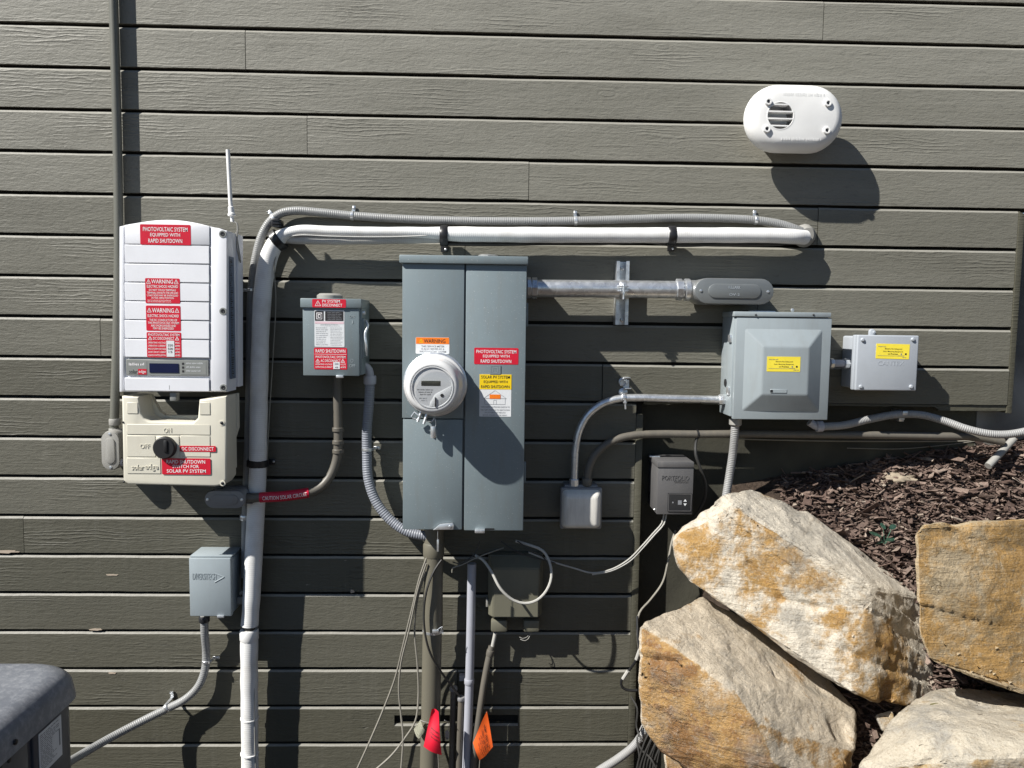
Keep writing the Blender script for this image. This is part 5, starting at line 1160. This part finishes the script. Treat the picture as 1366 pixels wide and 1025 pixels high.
# ================================================================= GROUND, MULCH, STONES
g = B(); n = 1; vs = [g.verts.new(c) for c in ((-150, -150, 0), (150, -150, 0), (150, 150, 0), (-150, 150, 0))]; g.faces.new(vs)
o = obj('ground', g, 'ground'); o['kind'] = 'structure'
mp = [P(1000, 655, -.05), P(1130, 643, -.05), P(1366, 585, -.05), P(1082, 684, .07), P(1225, 793, .20), P(1300, 735, .16)]
A_ = np.array([[p.x, p.y, 1] for p in mp]); coef = np.linalg.lstsq(A_, np.array([p.z for p in mp]), rcond=None)[0]
print('mulch plane', coef, A_@coef-np.array([p.z for p in mp]))
xs0, xs1 = P(905, 750, .1).x, P(990, 750, .1).x
def sstep(a, b, x): t = max(0, min(1, (x-a)/(b-a))); return t*t*(3-2*t)
def soilz(x, y):
    z = coef[0]*x+coef[1]*min(max(y, -.32), .06)+coef[2]
    z += .012*noise.noise(Vector((x*6, y*6, 3)))
    drop = sstep(-.22, -.62, y)*1.0
    z = z*(1-drop)+.12*drop
    return max(.02, z*sstep(xs0, xs1, x))
b = B(); nx, ny = 90, 60; gr = []
for i in range(nx+1):
    row = []
    for j in range(ny+1):
        x = xs0-.05+(2.6-xs0)*i/nx; y = .061-(1.0)*j/ny; row.append(b.verts.new((x, y, soilz(x, y)+.006*noise.noise(Vector((x*30, y*30, 1))))))
    gr.append(row)
for i in range(nx):
    for j in range(ny): b.faces.new((gr[i][j], gr[i+1][j], gr[i+1][j+1], gr[i][j+1]))
bmesh.ops.recalc_face_normals(b, faces=b.faces); o = obj('soil_bank', b, 'soil'); o['kind'] = 'structure'

def hull_rock(name, label, pts, mat, stain_dir, amp=.010, seed=1, strata=(0, 0, 1), bev=.007, dents=(), cracks=(), res=.011):
    b = B()
    for p in pts: b.verts.new(P(*p))
    r = bmesh.ops.convex_hull(b, input=b.verts[:]); bmesh.ops.delete(b, geom=[g for g in set(r['geom_interior']+r['geom_unused']) if isinstance(g, bmesh.types.BMVert)], context='VERTS')
    bmesh.ops.dissolve_limit(b, angle_limit=rad(9), verts=b.verts[:], edges=b.edges[:])
    bmesh.ops.bevel(b, geom=b.edges[:], offset=bev, segments=1, affect='EDGES', profile=.6)
    bmesh.ops.triangulate(b, faces=b.faces[:])
    for it in range(9):
        es = [e for e in b.edges if e.calc_length() > res]
        if not es: break
        bmesh.ops.subdivide_edges(b, edges=es, cuts=1, use_grid_fill=False); bmesh.ops.triangulate(b, faces=[f for f in b.faces if len(f.verts) > 3])
    b.normal_update()
    sd = Vector(stain_dir).normalized(); lay = b.verts.layers.float.new('stain'); so_ = Vector((seed*3.7, seed*1.3, seed*9.1)); st = Vector(strata).normalized()
    for v in b.verts: v[lay] = sstep(.25, .7, v.normal.dot(sd))
    crk = [[P(*q) for q in c] for c in cracks]; dn = [(P(*q[:3]), q[3], q[4]) for q in dents]
    out = []
    for v in b.verts:
        p = v.co+so_
        q = noise.fractal(p*3.2, 1.0, 2.1, 3)*amp*.9+noise.fractal(p*26, .8, 2.1, 4)*amp*.30
        edge = 1-abs(v.normal.dot(st))                        # broken ends of the beds step in and out
        s = p.dot(st)*30+noise.noise(p*3)*1.1
        q += (noise.cell(Vector((math.floor(s)*1.37, seed, 0)))-.5)*amp*1.0*edge*(.5+noise.noise(p*2.3+st))
        rdg = 1-abs(noise.noise(p*9+Vector((5, 1, 2)))); q += (rdg*rdg-.6)*amp*.55
        fac = noise.noise(p*6)*3; q += abs(fac-round(fac))*amp*.35
        for c, rd, dp in dn:
            l_ = (v.co-c).length
            if l_ < rd: q -= dp*sstep(rd, rd*.25, l_)
        for c in crk:
            for c0_, c1_ in zip(c, c[1:]):
                d_ = c1_-c0_; t = max(0, min(1, (v.co-c0_).dot(d_)/d_.length_squared)); l_ = (v.co-(c0_+d_*t)); l_ = (l_-v.normal*l_.dot(v.normal)).length
                if l_ < .015: q -= .010*(1-l_/.015)
        out.append(v.normal*q)
    for v, d_ in zip(b.verts, out): v.co += d_
    o = obj(name, b, mat, None, 50); tagp(o, label, 'rock', 'boulders of the retaining wall' if name == 'boulder' else None); return o
hull_rock('boulder', 'long cream stone slab stained orange, topmost of the rock pile, against the mulch', [
    (966, 660, .24), (979, 674, .30), (1048, 715, .34), (1118, 763, .38), (1163, 785, .42), (998, 653, .13), (1080, 686, .09), (1218, 792, .22), (1240, 800, .18), (896, 723, .26), (905, 713, .22), (948, 700, .24), (957, 676, .24), (903, 752, .29), (920, 774, .31), (953, 798, .34), (1022, 842, .40), (1100, 902, .46), (1139, 925, .50), (1174, 940, .48), (1226, 946, .40), (1258, 914, .30), (1252, 880, .26), (1144, 858, .47), (950, 760, .12), (1100, 880, .14), (1225, 900, .16)], 'rockA', (-.45, -1, -.15), .009, 1, (.55, 0, .83),
    dents=((940, 704, .26, .05, .018), (1060, 674, .08, .04, .01), (1190, 930, .46, .05, .012)), cracks=([(1000, 752, .36), (1040, 800, .40), (1095, 812, .42)], [(1130, 868, .47), (1180, 890, .43), (1230, 908, .29)]))
hull_rock('boulder', 'large ochre-faced stone with a pale sloping top, lowest left of the rock pile', [
    (855, 830, .46), (936, 795, .22), (1010, 836, .24), (1105, 903, .30), (1142, 950, .40), (1142, 1000, .52), (1110, 1045, .60), (853, 872, .50), (898, 874, .53), (970, 912, .59), (1000, 960, .63), (1030, 1024, .67), (853, 962, .51), (880, 1000, .53), (1035, 1110, .60), (1110, 1100, .50), (930, 990, .22), (1100, 1040, .25)], 'rockB', (-.25, -1, -.35), .009, 2, (.5, .1, .8),
    dents=((1125, 975, .50, .06, .014), (985, 900, .56, .05, .006)), cracks=([(853, 876, .50), (880, 882, .52), (905, 884, .54)], [(1040, 860, .40), (1050, 885, .45)]))
hull_rock('boulder', 'broad flat-faced ochre stone at the right edge above the grey stone', [
    (1222, 702, .58), (1250, 696, .55), (1440, 692, .50), (1440, 952, .62), (1366, 924, .62), (1240, 881, .60), (1225, 842, .60), (1235, 716, .33), (1440, 712, .28), (1440, 900, .30), (1250, 860, .33)], 'rockC', (0, -1, .1), .0070, 3, (.2, .1, 1), .006,
    dents=((1275, 698, .54, .04, .012), (1224, 700, .58, .03, .008)))
hull_rock('boulder', 'grey and cream stone with a dusty top at the bottom right corner', [
    (1146, 1025, .72), (1195, 952, .60), (1240, 923, .48), (1300, 916, .42), (1440, 933, .40), (1225, 985, .75), (1268, 972, .76), (1300, 1010, .84), (1440, 1005, .86), (1440, 1120, .86), (1150, 1120, .74), (1300, 1120, .84), (1200, 1080, .40), (1440, 1100, .4)], 'rockD', (0, -.9, -.4), .010, 4, (.1, .2, 1),
    dents=((1320, 945, .58, .09, .010),), cracks=([(1262, 975, .76), (1245, 1000, .80), (1228, 1030, .80)],))
hull_rock('boulder', 'small tan stone peeking out under the ochre-faced stone at the bottom edge', [
    (884, 1002, .44), (930, 1004, .48), (990, 1030, .52), (1000, 1075, .52), (890, 1070, .46), (900, 1010, .25), (980, 1040, .25), (950, 1100, .4)], 'rockB', (0, -1, 0), .008, 5)
hull_rock('stone', 'fist-sized grey stone lodged in the gap between the boulders', [(1168, 955, .44), (1190, 948, .44), (1196, 964, .46), (1178, 976, .46), (1182, 950, .36), (1190, 968, .36), (1170, 965, .36)], 'rockD', (0, -1, 0), .004, 6, bev=.003, res=.006)

# bark mulch
def mulch(n, area, seed, name, size=1.0):
    rg = np.random.RandomState(seed); V = []; F = []; T_ = []
    made = 0
    while made < n:
        px, py, dd = area(rg); x, y = px, py; z = soilz(x, y)
        L = rg.uniform(.018, .078)*size*(1 if rg.rand() < .85 else 1.6); W = L*rg.uniform(.08, .26); H = rg.uniform(.0015, .004)*size
        yaw = rg.uniform(0, math.pi*2) if rg.rand() < .6 else rg.normal(.35, .5); pit = rg.normal(0, .32); rol = rg.normal(0, .5)
        Rm = np.array(Matrix.Rotation(yaw, 3, 'Z') @ Matrix.Rotation(pit, 3, 'Y') @ Matrix.Rotation(rol, 3, 'X'))
        s = np.array([[sx*L/2*(1+.0*0), sy_*W/2*(rg.uniform(.35, 1.1)), sz*H/2] for sx in (-1, 1) for sy_ in (-1, 1) for sz in (-1, 1)])
        s[:, 2] += .15*W*np.sin(s[:, 0]/L*3)
        c = s@Rm.T+np.array([x, y, z+rg.uniform(-.002, .012)]); k = len(V)*1
        base = made*8; V.extend(c.tolist()); F.extend([[base+i for i in f] for f in ((0, 1, 3, 2), (4, 6, 7, 5), (0, 4, 5, 1), (2, 3, 7, 6), (0, 2, 6, 4), (1, 5, 7, 3))])
        t = min(1, max(0, rg.beta(2, 2.6)+(.25 if rg.rand() < .05 else 0))); T_.extend([t]*8); made += 1
    me = bpy.data.meshes.new(name); me.from_pydata(V, [], F); a = me.attributes.new('tone', 'FLOAT', 'POINT'); a.data.foreach_set('value', T_); me.materials.append(M['chip'])
    o = bpy.data.objects.new(name, me); COL.objects.link(o); o['kind'] = 'stuff'; tagp(o, 'dark brown shredded bark mulch', None); return o
def area1(rg):
    while True:
        x = rg.uniform(P(1045, 660, 0).x, 2.0); y = rg.uniform(-.40, .058)
        if x < P(1075, 660, 0).x and y < -.12: continue
        return x, y, 0
mulch(6500, area1, 1, 'bark_mulch')
mulch(9000, area1, 5, 'bark_fines', .42)
def area2(rg): return rg.uniform(P(1120, 950, .4).x, P(1260, 950, .4).x), rg.uniform(-.56, -.36), 0
mulch(900, area2, 2, 'bark_debris', .8)

# small things in the mulch
T = thing('seedling', 'small blue-green seedling growing in the mulch behind the cream slab', 'plant', P(1180, 722, .12))
for (x, y, ang, L) in ((1168, 713, 2.6, .040), (1188, 720, .2, .034), (1178, 702, 1.4, .032), (1191, 703, .8, .034), (1174, 724, 3.6, .028)):
    c = P(x, y, .13); b = B(); pl_ = []
    for i in range(10): a_ = 2*math.pi*i/10; pl_.append(c+Vector((L*.5*math.cos(a_)*math.cos(ang)-L*.3*math.sin(a_)*math.sin(ang), L*.5*math.cos(a_)*.5*math.sin(ang), L*.3*math.sin(a_)*.6+.2*L*math.cos(a_)*math.sin(ang))))
    f = b.faces.new([b.verts.new(p) for p in pl_]); bmesh.ops.solidify(b, geom=[f], thickness=.0006); obj('leaf', b, 'leaf', T)
    obj('stem', tube(B(), smooth([P(1180, 726, .12), P((1180+x)/2, (724+y)/2, .128), c], .01), .0009, 5), 'leaf', T)
b = B(); c = onZ(1249, 943, soilz(0, 0)) if 0 else P(1246, 943, .60); pl_ = [(-.016, 0, -.002), (-.006, -.006, .001), (.008, -.005, .003), (.017, 0, .006), (.010, .008, .006), (-.004, .008, .004)]
f = b.faces.new([b.verts.new(c+Vector(p)) for p in pl_]); bmesh.ops.solidify(b, geom=[f], thickness=.0012); tagp(obj('dead_leaf', b, 'dryleaf'), 'curled dry yellow-green leaf lying on the grey stone', 'leaf')
# pale crumbled mortar at the foot of the foundation wall
for q, (x0, y0, lab, s_) in enumerate(((1198, 640, 'larger lump of pale crumbled mortar at the foot of the foundation wall', 1.0), (1105, 668, 'smaller pale mortar crumb beside the cream slab', .6))):
    b = B(); bmesh.ops.create_icosphere(b, subdivisions=4, radius=1); c = P(x0, y0, -.02); 
    for v in b.verts: v.co = c+Vector((v.co.x*.070*s_, v.co.y*.03*s_, v.co.z*.020*s_))*(1+.5*noise.fractal(v.co*2.5+Vector((q, 0, 0)), 1, 2, 4))
    tagp(obj('mortar_lump', b, 'dirtw', None, 70), lab, 'rubble', 'crumbs of pale mortar')
